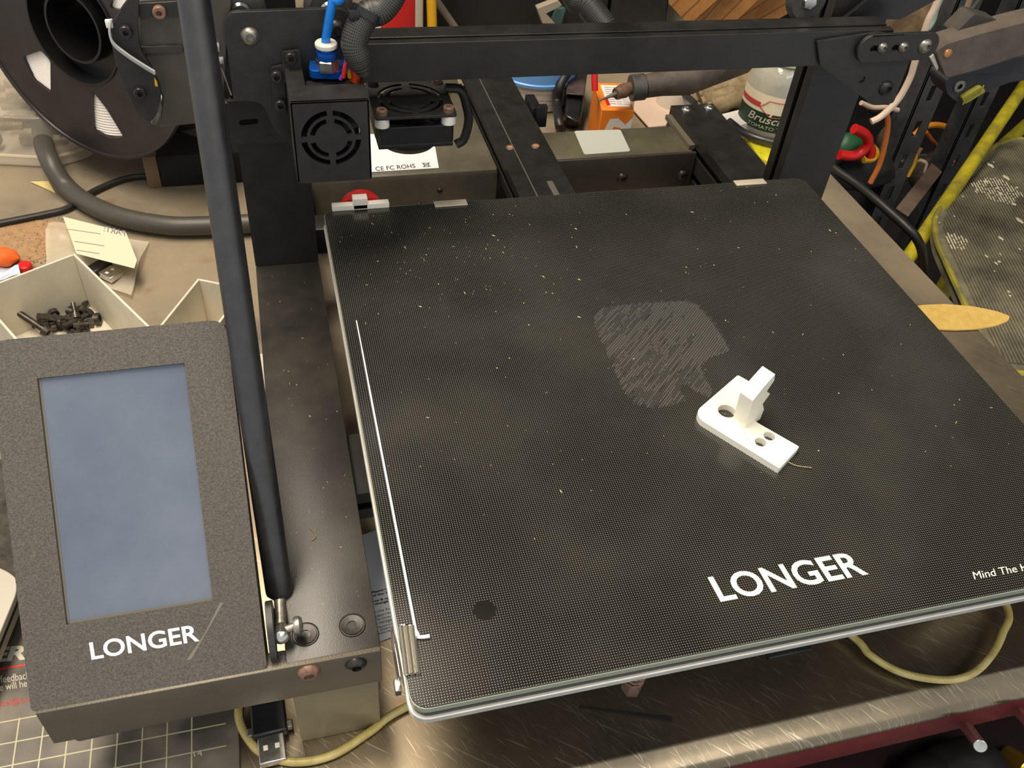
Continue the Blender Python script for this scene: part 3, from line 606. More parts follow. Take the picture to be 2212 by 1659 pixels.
part('shroud_top', MB().slab([(x0_, ys, tz), (x1_, ys, tz), (x1_, 272, tz), (x0_ + 8.5, 272, tz), (x0_ + 8.5, 292, tz), (x0_, 292, tz)], (0, 0, -1.2)), M_black, sh, bevel=.3)
part('shroud_side', MB().box((x0_, ys, z0_ + .5), (x0_ + 1.2, 292, z1_ - .3), .3), M_black, sh)
part('shroud_side', MB().box((x1_ - 1.2, ys, z0_ + .5), (x1_, 290, z1_ - .3), .3), M_black, sh)
yplate('shroud_tab', [(608, 112), (648, 108), (654, 178), (612, 180)], 291, 1.4, M_black, r=1.2, parent=sh)
yplate('shroud_flange', [(584, 146), (612, 140), (620, 250), (592, 248)], 291.5, 1.4, M_black, r=1.2, parent=sh)
for u, v in ((628, 123), (597, 163), (606, 225)): place('screw', SC_cap, sh, at(u, v, y=291), (0, -1, 0))
fan = MB(); fan.slab([(x0_ + 2, ys + 3, z0_ + 4), (x1_ - 2, ys + 3, z0_ + 4), (x1_ - 2, ys + 3, z1_ - 3), (x0_ + 2, ys + 3, z1_ - 3)], (0, 7, 0), [circle(fc + V((0, 3, 0)), 15, 'y', 32)])
hf = part('cooling_fan', fan, M_blackG, sh)
bl = MB(); bl.cyl(fc + V((0, 4, 0)), fc + V((0, 10, 0)), 6.5, 20)
for k in range(7):
    a_ = 2 * pi * k / 7; d = V((cos(a_), 0, sin(a_))); e = V((-sin(a_), 0, cos(a_)))
    bl.hexa([fc + V((0, 5, 0)) + d * 6, fc + V((0, 5, 0)) + d * 14.3 + e * 3, fc + V((0, 5.6, 0)) + d * 14.3 + e * 3, fc + V((0, 5.6, 0)) + d * 6,
             fc + V((0, 9, 0)) + d * 6 + e * 4, fc + V((0, 9, 0)) + d * 14.3 + e * 8, fc + V((0, 9.6, 0)) + d * 14.3 + e * 8, fc + V((0, 9.6, 0)) + d * 6 + e * 4])
part('fan_rotor', bl, M_blackG, hf)
part('grille_backing', MB().box((x0_ + 4, 268, z0_ + 2), (x1_ - 4, 286, z1_ - 4), 1), M_dark, sh)  # added black box, keeps the view through the grille slots dark
# heat block, fitting and tube
hbk = part('heat_sink', MB().slab(roundpoly([at(668, 170, z=92), at(742, 172, z=92), at(748, 136, z=92), at(672, 138, z=92)], 3.5), (0, 0, 4)), M_blueM, pr, 'blue anodised block in the shroud opening', bevel=.4)
fb = at(708, 150, z=96)
part('fitting_nut', MB().lathe(fb, (0, 0, 1), [(0, 0), (5.6, 0), (5.6, 5), (5, 5.5), (0, 5.5)], 6), M_chrome, hbk, 'steel hexagon nut')
part('fitting_collar', MB().lathe(fb, (0, 0, 1), [(4.6, 5.5), (4.9, 6), (4.9, 9), (3.6, 9.4), (3.6, 11)], 24), M_blueM, hbk)
part('lock_ring', MB().lathe(fb, (0, 0, 1), [(2.2, 11), (5, 11), (5.3, 11.6), (5.3, 13), (4.8, 13.6), (2.2, 13.6)], 28), M_white, hbk, 'white locking ring')
part('feed_tube', MB().tube([fb + V((0, 0, 9)), fb + V((0, 0, 14)), at(708, 60, y=fb.y - 1), at(718, 5, y=fb.y - 2), at(740, -70, y=fb.y), V((20, 330, 250)), V((-20, 350, 285)), V((-70, 335, 220)), V((-78, 318, 150)), V((-76, 312, 118))], 2.1, 14, smooth=8), M_blue, pr, 'bright blue plastic feed tube')
for i, (c_, ps) in enumerate(((M_red, [(742, 168), (745, 145), (752, 125), (766, 90)]), (mat('violet_wire', (90, 60, 170), .4), [(735, 172), (750, 145), (748, 125), (764, 100)]), (M_yell, [(755, 168), (750, 130), (746, 112), (765, 95)]), (mat('orange_wire', (230, 80, 30), .4), [(768, 176), (770, 160), (768, 140), (768, 110)]))):
    part('wire', MB().tube(ats(ps, y=277 + i * 1.2), 1.0 if i < 3 else 2.6, 8, smooth=5), c_, pr)
# braided harness sleeve: rises from the head, loops over and drops behind the beam
slv = [at(786, 160, y=276), at(774, 125, y=276), at(766, 88, y=277), at(790, 35, y=280), at(850, -15, y=283), V((70, 300, 190)), V((110, 318, 230)), V((150, 330, 200)), at(1240, -40, y=345), at(1270, 10, y=338), at(1300, 50, y=331), at(1306, 62, y=329)]
hn = part('wire_sleeve', MB().tube(slv, [3.0, 3.8, 4.8, 5.6, 6.0, 6.2] + [6.4] * 25 + [7.2] * 30, 20, smooth=10), M_braid, pr, 'black braided cable sleeve looping over the gantry')
ct = at(793, 30, y=280); dv = (slv[3] - slv[2]).normalized()
part('cable_tie', MB().lathe(ct - dv * 1.8, dv, [(6.6, 0), (7.6, 0), (7.6, 3.6), (6.6, 3.6)], 24).box(ct + V((-9, -6, -1)), ct + V((-4, -2.5, 4)), .5), M_blackG, hn, 'black cable tie')
# ---- part cooling fan, grille plate up
G = [at(803, 180, z=66), at(962, 171, z=66), at(984, 250, z=66), at(803, 258, z=66)]
gx0, gx1, gyA, gyB = 29.0, 72.5, 289.0, 331.0
gc = V(((gx0 + gx1) / 2, (gyA + gyB) / 2, 65))
slots = []
for r0, r1, g in ((15.5, 18, .12), (11.2, 13.4, .2)):
    for k in range(4): slots.append(arcslot(gc, r0, r1, 'z', k * pi / 2 + g, (k + 1) * pi / 2 - g, 8))
gp = part('fan_guard', MB().slab(rrect(gx0, gyA, gx1, gyB, 2, 65), (0, 0, 1.4), slots), M_black, pr, 'black slotted fan guard plate with rusty screws', bevel=.3)
for i, (x, y) in enumerate(((gx0 + 4, gyA + 4), (gx1 - 4, gyA + 4), (gx0 + 4, gyB - 4), (gx1 - 4, gyB - 4))):
    place('screw', SC_capR if i != 2 else SC_cap, gp, (x, y, 66.4), (0, 0, 1), 'rusty screw' if i != 2 else None)
    part('spacer', MB().cyl((x, y, 60), (x, y, 65), 3.9, 20), mat('nylon', (232, 230, 220), .4) if i == 0 else MATS['nylon'], gp, 'white nylon spacer')
fb2 = part('blower_fan', MB().slab(rrect(gx0 + 1, gyA + 1, gx1 - 1, gyB - 1, 3, 50), (0, 0, 10), [circle(gc + V((0, 0, -15)), 18.5, 'z', 36)]), M_blackG, pr, bevel=.5)
rt = MB(); rc = gc + V((0, 0, -14.5)); rt.cyl(rc, rc + V((0, 0, 10)), 8.5, 24)
for k in range(9):
    a_ = 2 * pi * k / 9; d = V((cos(a_), sin(a_), 0)); e = V((-sin(a_), cos(a_), 0)); z_ = V((0, 0, 1))
    rt.hexa([rc + d * 8, rc + d * 18 + e * 4, rc + d * 18 + e * 4 + z_ * .7, rc + d * 8 + z_ * .7, rc + d * 8 + e * 4 + z_ * 8, rc + d * 18 + e * 9 + z_ * 8, rc + d * 18 + e * 9 + z_ * 8.7, rc + d * 8 + e * 4 + z_ * 8.7])
part('fan_rotor', rt, M_blackG, fb2)
part('air_duct', MB().box((gx0 + 1.5, gyA + 1.2, 47.5), (gx1 - 1.5, gyB - 8, 50.2), .5).lathe(gc + V((-1, 2, -25)), (0, 0, 1), [(0, 0), (15, 0), (18.6, 4), (19, 7.6), (0, 7.6)], 36), M_blackG, fb2)
part('fan_cable', MB().tube(ats([(962, 190), (995, 195), (1008, 230), (1012, 262), (1002, 300), (985, 312)], y=312), 2.6, 10, smooth=6), M_rubber, fb2)
part('connector', MB().box((gx1 - .5, 318, 61), (gx1 + 2.5, 324, 66), .4), M_yell, fb2)
# ---- extruder at the left end
ex = yplate('extruder_plate', [(300, -30), (262, 18), (242, 52), (240, 90), (253, 150), (292, 238), (322, 268), (338, 250), (350, 200), (330, 150), (302, 105), (298, 60), (300, 20)], 292, 3, M_black, r=4, lab='grey-black extruder mounting plate')
for u, v in ((272, 66), (303, 198)): place('screw', SC_cap, ex, at(u, v, y=292), (0, -1, 0))
xb = MB(); a_ = ats([(298, 0), (372, -6), (500, -6), (480, 262), (345, 275), (350, 210), (300, 102)], y=298)
xb.slab(a_, (0, 12, 0)); part('motor_cover', xb, mat('cover_brown', (62, 57, 51), .45, rgb2=(78, 72, 64), vs=20, bump=.2, bs=2200), pr, 'dusty dark cover over the feed motor', bevel=1)
part('cover_flange', MB().slab(ats([(298, 8), (400, 2), (402, 34), (300, 38)], y=296.5), (0, 1.5, 0)), M_black, pr, bevel=.3)
place('screw', SC_capR, pr, at(344, 24, y=296.5), (0, -1, 0), 'rusty screw')
part('cover_step', MB().slab(ats([(298, 102), (392, 98), (398, 112), (312, 116)], y=296), (0, 2, 0)), M_cover, pr, bevel=.5)
for k in range(3):
    o_ = V((0, 0, k * .7)); part('sensor_wire', MB().tube([p + o_ for p in ats([(236 + 3 * k, 48), (238, 75), (246, 98), (275, 122), (310, 145), (335, 160)], y=290 - k)], .55, 6, smooth=6), mat('clear_wire', (190, 190, 185), .2, spec=.8) if k == 0 else MATS['clear_wire'], ex)
part('wire_plug', MB().box(at(236, 52, y=291) - V((1.5, 1, 1.5)), at(236, 52, y=291) + V((1.5, 1, 2)), .3), M_white, ex)
part('filament_sensor', MB().slab(ats([(318, 128), (340, 160), (350, 235), (338, 270), (326, 268), (340, 235), (330, 180)], y=296), (0, 3, 0)), M_chrome, ex)
part('sensor_tag', MB().slab(ats([(333, 168), (339, 176), (341, 187), (335, 186)], y=291), (0, .4, 0)), M_yell, ex)
# ---------------------------------------------------------------- printed part on the bed
bk = thing('printed_bracket', 'white printed V-shaped bracket with upright stepped fin, standing on the glass bed', 'bracket', at(1610, 910, z=0))
ZT = 3.4
base_px = [(1508, 884), (1600, 808), (1648, 828), (1560, 905)]   # traced at top face height
def tp(u, v): return at(u, v, z=ZT)
arms = roundpoly([tp(1506, 886), tp(1594, 810), tp(1640, 836), tp(1592, 880), tp(1638, 914), tp(1727, 965), tp(1684, 1012), tp(1510, 905)], [3, 1, 1, 2, 2, .8, .8, 3])
arms = [p for p in arms]
holes_ = [circle(tp(1570, 888), 4.2, 'z', 20), circle(tp(1643, 955), 2.7, 'z', 16), circle(tp(1662, 942), 2.7, 'z', 16)]
part('base', MB().slab(arms, (0, 0, -ZT + .05), holes_), M_print, bk, bevel=.5)
for c_, r_ in ((tp(1570, 888), 4.9), (tp(1643, 955), 3.2), (tp(1662, 942), 3.2)):
    pass
# upright fin: thin wall standing on the base
f0, f1 = at(1607, 925, z=ZT), at(1588, 893, z=ZT)
fd = (at(1640, 905, z=ZT) - at(1607, 930, z=ZT)); fd.z = 0; fd.normalize(); fn = V((-fd.y, fd.x, 0))
fo = at(1608, 926, z=ZT)
H = 0
# profile along fd (s) and height (h): stepped back edge
def fin_h(u, v, p0):   # height of pixel on the vertical plane through p0 with normal fn
    return atp(u, v, p0, fn)
k = [(1607, 930), (1622, 870), (1643, 838), (1676, 806), (1674, 818), (1655, 845), (1664, 850), (1648, 872), (1656, 882), (1640, 912)]
fin_px = [(1607, 929), (1626, 866), (1648, 838), (1675, 808), (1673, 822), (1657, 845), (1664, 851), (1648, 873), (1651, 884), (1640, 912)]
fp = [fin_h(u, v, fo) for u, v in fin_px]
for p in fp: p.z = max(p.z, 1.0)
part('fin', MB().slab(fp, fn * 7.0), M_print, bk, 'upright fin with two saw-tooth steps', bevel=.3)
part('rib', MB().hexa([V(p) for p in (at(1522, 903, z=ZT - .2), at(1632, 975, z=ZT - .2), at(1610, 935, z=ZT - .2), at(1590, 905, z=ZT - .2), at(1560, 903, z=ZT + .5), at(1616, 955, z=ZT + .5), at(1606, 932, z=ZT + 3), at(1592, 906, z=ZT + 3))]), M_print, bk, bevel=.2)
solo('filament_hair', MB().tube(ats([(1700, 997), (1722, 1006), (1753, 1010)], z=1.2), .18, 6, smooth=5), mat('hair', (170, 160, 110), .4), 'fine pale plastic hair trailing from the white bracket', 'plastic hair')
# purge strand
ps = [at(770, 693, z=.5), at(783, 760, z=.5), at(800, 850, z=.5), at(822, 965, z=.5), at(850, 1110, z=.5), at(875, 1240, z=.5), at(897, 1355, z=.6), at(902, 1376, z=1)]
solo('filament_strand', MB().tube(ps, [.35, .42, .48, .5, .52, .52, .55, 1.0], 8, smooth=8).tube(ats([(902, 1376), (915, 1376), (928, 1374)], z=.9), .7, 8, smooth=4), mat('white_strand', (236, 236, 240), .35), 'long white extruded filament line along the left bed edge', 'filament')
solo('filament_curl', MB().tube(ats([(668, 1140), (680, 1152), (682, 1160), (674, 1168)], z=-49.6), .22, 6, smooth=5).tube(ats([(681, 1140), (680, 1152)], z=-49.6), .2, 6), mat('tan_hair', (150, 135, 100), .6), 'curled tan thread lying on the black side beam', 'thread')
cr_ = MB()
for i in range(420):
    if i < 190: p = V((random.uniform(4, 306), random.uniform(60, 305), 0.02))
    elif i < 290: p = V((random.gauss(60, 40), random.gauss(255, 25), 0.02)); p.x = min(max(p.x, 6), 300); p.y = min(p.y, 300)
    elif i < 350: p = V((random.uniform(-40, -7), random.uniform(75, 325), -49.98))
    else: p = V((random.uniform(-450, 470), random.uniform(30, 560), ZB + .02))
    if i >= 350 and -50 < p.x < 350: continue
    s = random.choice((.22, .3, .35, .5)) * (1.5 if i >= 350 else 1); a_ = random.uniform(0, pi); d = V((cos(a_), sin(a_), 0)); e = V((-sin(a_), cos(a_), 0)); l = random.choice((1, 1, 1, 2.5))
    vs = [p - d * s * l, p + d * s * l, p + e * s * .7, p + V((0, 0, s * .7))]; vv = [cr_.bm.verts.new(q) for q in vs]
    for f in ((0, 1, 2), (0, 1, 3), (1, 2, 3), (2, 0, 3)): cr_.bm.faces.new([vv[j] for j in f])
solo('plastic_crumbs', cr_, mat('crumb', (200, 190, 150), .6), 'tiny pale plastic crumbs scattered over bed, beam and bench', 'crumbs', kind='stuff')
# ---------------------------------------------------------------- filament spool
SCn = V((-.6234, -.7795, .0601)).normalized(); sc = V((-156.8, 569.3, 4.2))
ua = SCn.cross(V((0, 0, 1))).normalized(); ub = SCn.cross(ua); AX = (ua, ub)
sp = thing('filament_spool', 'large black filament spool with white filament showing through its windows', 'filament spool', sc - V((0, 0, 100)))
def spol(pts, da=0): return [sc + ua * (r_ * cos(R_(a_ + da))) + ub * (r_ * sin(R_(a_ + da))) for r_, a_ in pts]
W1 = [(70, 31), (46, 34), (44, 46), (71, 57), (76, 44)]; W2 = [(46, 98), (60, 107), (83, 111), (84, 100), (80, 89), (60, 92)]
win = [spol(W1), spol(W2), spol(W2, 56), spol(W2, 112)]
win = [roundpoly(w_, 2.5, 3) for w_ in win]
M_spool = mat('spool_plastic', (34, 30, 31), .32, var=.35, vs=25)
fl = part('flange', MB().slab(circle(sc, 100, AX, 72), -SCn * 2.5, [circle(sc, 41, AX, 40)] + win), M_spool, sp, 'front flange with cut-out windows')
part('flange', MB().slab(circle(sc - SCn * 62, 100, AX, 72), -SCn * 2.5, [circle(sc - SCn * 62, 26, AX, 40)]), M_spool, sp)
part('rim_lip', MB().lathe(sc, SCn, [(98, 0), (98.4, 1.4), (100.3, 1.4), (100.6, -2.5)], 72), M_spool, fl)
part('hub', MB().lathe(sc, SCn, [(42, 0), (42, 1.2), (40.5, 1.2), (39.5, -12), (26.5, -12), (26, 0), (24, 0), (24, -62)], 48), mat('hub_black', (20, 19, 19), .3), sp)
wd = MB(); prof_ = []
for i in range(33): prof_ += [(82.5 - .9 * (i % 2) , -3.0 - i * 1.75)]
wd.lathe(sc, SCn, [(43, -3)] + [(43 + k * 1.1, -3 - .7 * (k % 2)) for k in range(1, 36)] + prof_ + [(43, -61)], 72)
part('filament', wd, mat('white_filament', (238, 230, 220), .4), sp, 'white filament windings')
# spool holder
hd = thing('spool_holder', 'black angled stand holding the filament spool behind the screen box', 'holder', sc - SCn * 100 - V((0, 0, 130)))
part('spindle', MB().cyl(sc - SCn * 45, sc - SCn * 95, 12, 24), M_dark, hd)
pz = sc - SCn * 92
part('post', MB().hexa([V((pz.x - 20, pz.y - 6, ZB)), V((pz.x + 20, pz.y - 6, ZB)), V((pz.x + 20, pz.y + 6, ZB)), V((pz.x - 20, pz.y + 6, ZB)), V((pz.x - 12, pz.y - 6, sc.z + 16)), V((pz.x + 12, pz.y - 6, sc.z + 16)), V((pz.x + 12, pz.y + 6, sc.z + 16)), V((pz.x - 12, pz.y + 6, sc.z + 16))]), M_blackG, hd, bevel=1)
# ---------------------------------------------------------------- left bench clutter
def open_box(mb, c, d1, l1, d2, l2, z0, z1, t=1.6):
    """open tray; c: inner-most far corner; d1,d2 unit edge directions"""
    c, d1, d2 = V((c[0], c[1], 0)), V((*d1, 0)).normalized(), V((*d2, 0)).normalized()
    def wall(a, u, l, w):
        mb.hexa([a + V((0, 0, z0)), a + u * l + V((0, 0, z0)), a + u * l + w + V((0, 0, z0)), a + w + V((0, 0, z0)), a + V((0, 0, z1)), a + u * l + V((0, 0, z1)), a + u * l + w + V((0, 0, z1)), a + w + V((0, 0, z1))])
    wall(c, d1, l1, d2 * t); wall(c + d2 * t, d2, l2 - t, d1 * t); wall(c + d1 * (l1 - t) + d2 * t, d2, l2 - t, d1 * t); wall(c + d2 * (l2 - t) + d1 * t, d1, l1 - 2 * t, d2 * t)
    a = c + d1 * t + d2 * t; mb.hexa([a + V((0, 0, z0)), a + d1 * (l1 - 2 * t) + V((0, 0, z0)), a + d1 * (l1 - 2 * t) + d2 * (l2 - 2 * t) + V((0, 0, z0)), a + d2 * (l2 - 2 * t) + V((0, 0, z0)), a + V((0, 0, z0 + t)), a + d1 * (l1 - 2 * t) + V((0, 0, z0 + t)), a + d1 * (l1 - 2 * t) + d2 * (l2 - 2 * t) + V((0, 0, z0 + t)), a + d2 * (l2 - 2 * t) + V((0, 0, z0 + t))])
    return mb
M_tray = mat('cream_card', (214, 205, 184), .6, rgb2=(196, 188, 168), vs=30, bump=.2, bs=500)
T1c = (-161.5, 405); T1a = (49, -82); T1b = (-82, -49)
t1 = thing('parts_tray', 'open cream tray holding loose screws behind the screen box', 'tray', (-180, 340, ZB))
part('tray_body', open_box(MB(), T1c, T1a, 150, T1b, 66, ZB + .2, -81), M_tray, t1, bevel=.4)
part('red_strip', MB().tube([at(35, 630, z=-100), at(25, 680, z=-112)], .7, 6), M_red, t1)
SB = bpy.data.meshes
def bolt(len_, r):
    m = MB(); m.lathe((0, 0, 0), (0, 0, 1), [(0, 1), (r * .9, 1), (r * .9, 3.4), (r * 1.9, 3.4), (r * 2, 0), (r, 0), (r, -len_), (0, -len_)], 14)
    me = m.mesh('bolt'); me.materials.append(mat('bolt_metal', (92, 86, 78), .35, metal=.7, rgb2=(60, 55, 50), vs=400) if 'bolt_metal' not in MATS else MATS['bolt_metal']); return me
bm_ = [bolt(14, 2), bolt(20, 2.2), bolt(9, 1.7)]
tc_ = V((*T1c, 0)); ta = V((*T1a, 0)).normalized(); tb = V((*T1b, 0)).normalized()
spots = [(75, 640 + 57), (100, 690), (118, 680), (138, 706), (150, 690), (163, 680), (178, 668), (188, 682), (170, 700), (120, 705), (95, 712), (190, 700), (150, 672), (205, 690), (130, 694), (110, 700), (180, 712)]
descs = ['pointing left', 'lying flat', 'standing on its head', 'at an angle']
for i, (u, v) in enumerate(spots):
    zz = ZB + 4.2 + 5 * random.random() * (i % 3)
    o = bpy.data.objects.new('loose_screw', bm_[i % 3]); S.collection.objects.link(o); p = at(u, v, z=zz); o.location = p * .001
    o.rotation_euler = (pi / 2 + random.uniform(-.25, .5), random.uniform(-.4, .4), random.uniform(0, 2 * pi))
    o['label'] = 'small dark steel screw in the loose pile inside the left cream tray'; o['category'] = 'screw'; o['group'] = 'loose screws in the left cream tray'
t2 = thing('parts_tray', 'second cream tray mostly hidden behind the brace rod, beside the side beam', 'tray', (-75, 290, ZB))
part('tray_body', open_box(MB(), (-83, 372), (-.45, -.9), 52, (.88, -.44), 34, ZB + .2, -86), M_tray, t2, bevel=.4)
solo('paper_slip', MB().box((-49, 160, ZB + .1), (-44.2, 300, -96)), M_tray, 'pinkish cream card strip standing against the left side of the side beam', 'card')
# plastic bag with a write-on label
bg_ = thing('plastic_bag', 'clear crumpled zip bag with write-on label on bench behind tray', 'bag', (-165, 470, ZB))
def sheet(c00, c10, c11, c01, n, amp, z0, seed, edge=0):
    m = MB(); g = []
    for j in range(n + 1):
        row = []
        for i in range(n + 1):
            s, t = i / n, j / n; p = (V(c00) * (1 - s) + V(c10) * s) * (1 - t) + (V(c01) * (1 - s) + V(c11) * s) * t
            w = sin(s * 5.5 + t * 2 + seed) * .5 + .5; p.z = z0 + amp * (w * .8 + .25 * noise.noise(V((s * 4, t * 4, seed)))) * (.35 + .65 * sin(pi * min(1, t + .15)))
            row.append(m.bm.verts.new(p))
        g.append(row)
    for j in range(n):
        for i in range(n): m.bm.faces.new((g[j][i], g[j][i + 1], g[j + 1][i + 1], g[j + 1][i]))
    return m
Q = [at(103, 462, z=ZB + 14), at(290, 500, z=ZB + 10), at(268, 642, z=ZB + 2), at(105, 560, z=ZB + 3)]
part('film', sheet(at(98, 458, z=ZB + 14), at(318, 508, z=ZB + 8), at(285, 645, z=ZB + 1), at(100, 570, z=ZB + 3), 24, 11, ZB + 1, .3), M_bag, bg_, smooth=True)
zl = ZB + 19
part('write_on_label', MB().slab(ats([(136, 468), (272, 502), (296, 562), (290, 580), (165, 548), (150, 505)], z=zl), (0, 0, .1)), mat('label_film', (222, 214, 186), .5, alpha=.85), bg_, 'milky label panel with mirrored PART lettering')
part('lettering', text_mb('PART:', at(270, 511, z=zl), at(224, 500, z=zl), at(271, 499, z=zl), (0, 0, .25), .01), mat('grey_ink', (120, 118, 122), .6), bg_, 'mirrored grey lettering PART')
ln = MB()
for (a_, b_) in (((147, 495), (217, 505)), ((160, 521), (225, 531)), ((165, 540), (215, 548))):
    p, q = at(*a_, z=zl + .25), at(*b_, z=zl + .25); w_ = V((0, .35, 0)); ln.quad([p - w_, q - w_, q + w_, p + w_])
part('rule_lines', ln, MATS['grey_ink'], bg_)
# usb plug under the bag
def usb(base, rot, name, lab, long_=20, body=None):
    t = thing(name, lab, 'usb plug', base); c, s = cos(rot), sin(rot)
    def P(x, y, z): return V(base) + V((x * c - y * s, x * s + y * c, z))
    def bx(x0, y0, z0, x1, y1, z1): return MB().hexa([P(x0, y0, z0), P(x1, y0, z0), P(x1, y1, z0), P(x0, y1, z0), P(x0, y0, z1), P(x1, y0, z1), P(x1, y1, z1), P(x0, y1, z1)])
    sh_ = part('plug_shell', bx(-6, -13, 0, 6, 0, 4.5), M_chrome, t, 'bright metal usb plug shell', bevel=.5)
    for x in (-2.6, 2.6): part('slot', bx(x - 1, -7, 4.5, x + 1, -4.6, 4.56), M_white, sh_)
    part('plug_body', bx(-8, 0, -.3, 8, long_, 6), M_blackG, t, bevel=1)
    return t, bx
usb(at(228, 590, z=ZB + 4) , -2.35 + pi, 'usb_plug', 'grey metal usb plug poking out of the plastic bag', 10)
ud, bx = usb(at(585, 1592, z=ZB + 4) + V((0, 0, -2)), .04, 'usb_adapter', 'black usb adapter with bright metal plug below the screen box', 22)
part('body_flange', bx(-10.5, 2, 0, 10.5, 6, 3.5), M_steel, ud, bevel=.6)
# braided hose and thin cable
hz = ZB + 9
solo('braided_hose', MB().tube([at(70, 60, y=760), at(76, 150, y=740), at(84, 240, y=690), at(100, 330, z=-100), at(150, 410, z=hz), at(240, 462, z=hz), at(350, 486, z=hz), at(440, 488, z=hz), at(560, 482, z=hz)], 7.6, 18, smooth=10), M_braid2, 'thick dusty grey-black braided hose curving down behind the screen box', 'hose')
solo('power_cable', MB().tube(ats([(-60, 495), (0, 482), (100, 462), (150, 448), (205, 412), (280, 384), (360, 382), (470, 388)], z=ZB + 3), 2.6, 10, smooth=8), M_rubber, 'thin black cable crossing the bench under the braided hose', 'cable')
# chips and crumbs of wood
solo('wood_shaving', MB().slab(ats([(66, 394), (105, 393), (120, 418)], z=ZB + .6), (0, 0, .8)), mat('straw', (205, 185, 120), .7), 'pointed pale yellow wood shaving left of the braided hose', 'shaving')
solo('wood_shaving', MB().slab(ats([(188, 432), (210, 434), (226, 446), (205, 450)], z=ZB + .6), (0, 0, 1.2)), MATS['straw'], 'short crumpled yellow shaving where the thin cable meets the hose', 'shaving')
sd = MB(); rs_ = random.Random(4); sc0 = at(62, 520, z=ZB)
pts_ = [sc0 + V((cos(t_ * pi / 14) * (34 + rs_.uniform(-5, 5)), sin(t_ * pi / 14) * (30 + rs_.uniform(-5, 5)), .1)) for t_ in range(28)]
sd.slab(pts_, (0, 0, .25))
for i in range(260):
    a_ = rs_.uniform(0, 2 * pi); q_ = sc0 + V((cos(a_), sin(a_), 0)) * (38 * rs_.random() ** .5); e_ = rs_.uniform(.4, 1.1)
    vv = [sd.bm.verts.new(q_ + V((e_ * cos(a_ + k_), e_ * sin(a_ + k_), .35))) for k_ in (0, 2.1, 4.2)] + [sd.bm.verts.new(q_ + V((0, 0, .4 + e_)))]
    for f_ in ((0, 1, 3), (1, 2, 3), (2, 0, 3)): sd.bm.faces.new([vv[j_] for j_ in f_])
solo('sawdust', sd, mat('sawdust_brown', (164, 130, 92), .85, rgb2=(142, 112, 80), vs=160), 'patch of brown sawdust on the bench left of the plastic bag', 'sawdust', kind='stuff')
kc = thing('dark_case', 'dark case with a pale brown wooden edge, behind the left upright under the spool', 'case', (-60, 660, ZB))
q0, q1 = at(352, 392, z=ZB), at(560, 380, z=ZB)
part('case_body', MB().box((q0.x, q0.y - 10, ZB), (q1.x, q0.y + 55, ZB + 29), 2), M_dark, kc)
part('wooden_edge', MB().box((q0.x - 11, q0.y - 10, ZB), (q0.x - .2, q0.y + 55, ZB + 29), 1), mat('edge_wood', (120, 98, 72), .7), kc, 'pale brown wooden edge')
# clear jar lying at the far left
jr = thing('clear_container', 'scuffed clear plastic container of brown scraps behind the hose', 'container', (-215, 650, ZB))
jl = [at(-60, 352, z=ZB + 1), at(120, 362, z=ZB + 1), at(205, 338, z=ZB + 1), at(225, 300, z=ZB + 1), at(200, 270, z=ZB + 1), at(-60, 200, z=ZB + 1)]
part('shell', MB().slab(roundpoly(jl, 14), (0, 0, 44)), M_clear, jr, bevel=5)
part('rim', MB().tube([p + V((0, 0, 9)) for p in roundpoly(jl, 14)], 1.6, 8), mat('rim_clear', (215, 200, 175), .2, alpha=.6), jr)
sc2 = MB()
for i in range(46):
    p = V((random.uniform(-262, -178), random.uniform(625, 735), ZB + random.uniform(5, 32))); s = random.uniform(5, 12)
    sc2.box(p - V((s, s * .4, s * .3)), p + V((s, s * .4, s * .3)), .5)
part('scraps', sc2, mat('scrap', (150, 128, 98), .5, rgb2=(70, 55, 42), vs=60), jr, kind='stuff')
# small bright things at the left edge
def blob(mb, c, r, sq=(1, 1, 1), seed=0, n=3):
    b = bmesh.ops.create_icosphere(mb.bm, subdivisions=n, radius=1)
    for v in b['verts']:
        d = v.co.copy(); k = 1 + .18 * noise.noise(d * 1.6 + V((seed, 0, 0))); v.co = V(c) + V((d.x * r * sq[0] * k, d.y * r * sq[1] * k, d.z * r * sq[2] * k))
    for f in mb.bm.faces: f.smooth = True
    return mb
solo('orange_earplug', blob(MB(), at(5, 556, z=ZB + 6), 11, (1, .8, .6), 2), mat('orange_foam', (226, 98, 30), .8), 'orange foam lump at the left edge above the tray', 'foam piece')
solo('sweet_wrapper', sheet(at(-40, 570, z=ZB + 5), at(40, 568, z=ZB + 5), at(44, 592, z=ZB + 3), at(-40, 612, z=ZB + 3), 10, 7, ZB + 1, 1.1), mat('wrapper', (205, 212, 220), .35, rgb2=(170, 185, 210), vs=200), 'pale blue and white wrapper at the left edge beside the orange foam', 'wrapper', smooth=True)
solo('red_counter', MB().lathe(at(56, 582, z=ZB), (0, 0, 1), [(0, 0), (5, 0), (5, 4), (4, 5), (0, 5)], 20), M_red, 'small round red counter behind the left tray corner', 'counter')
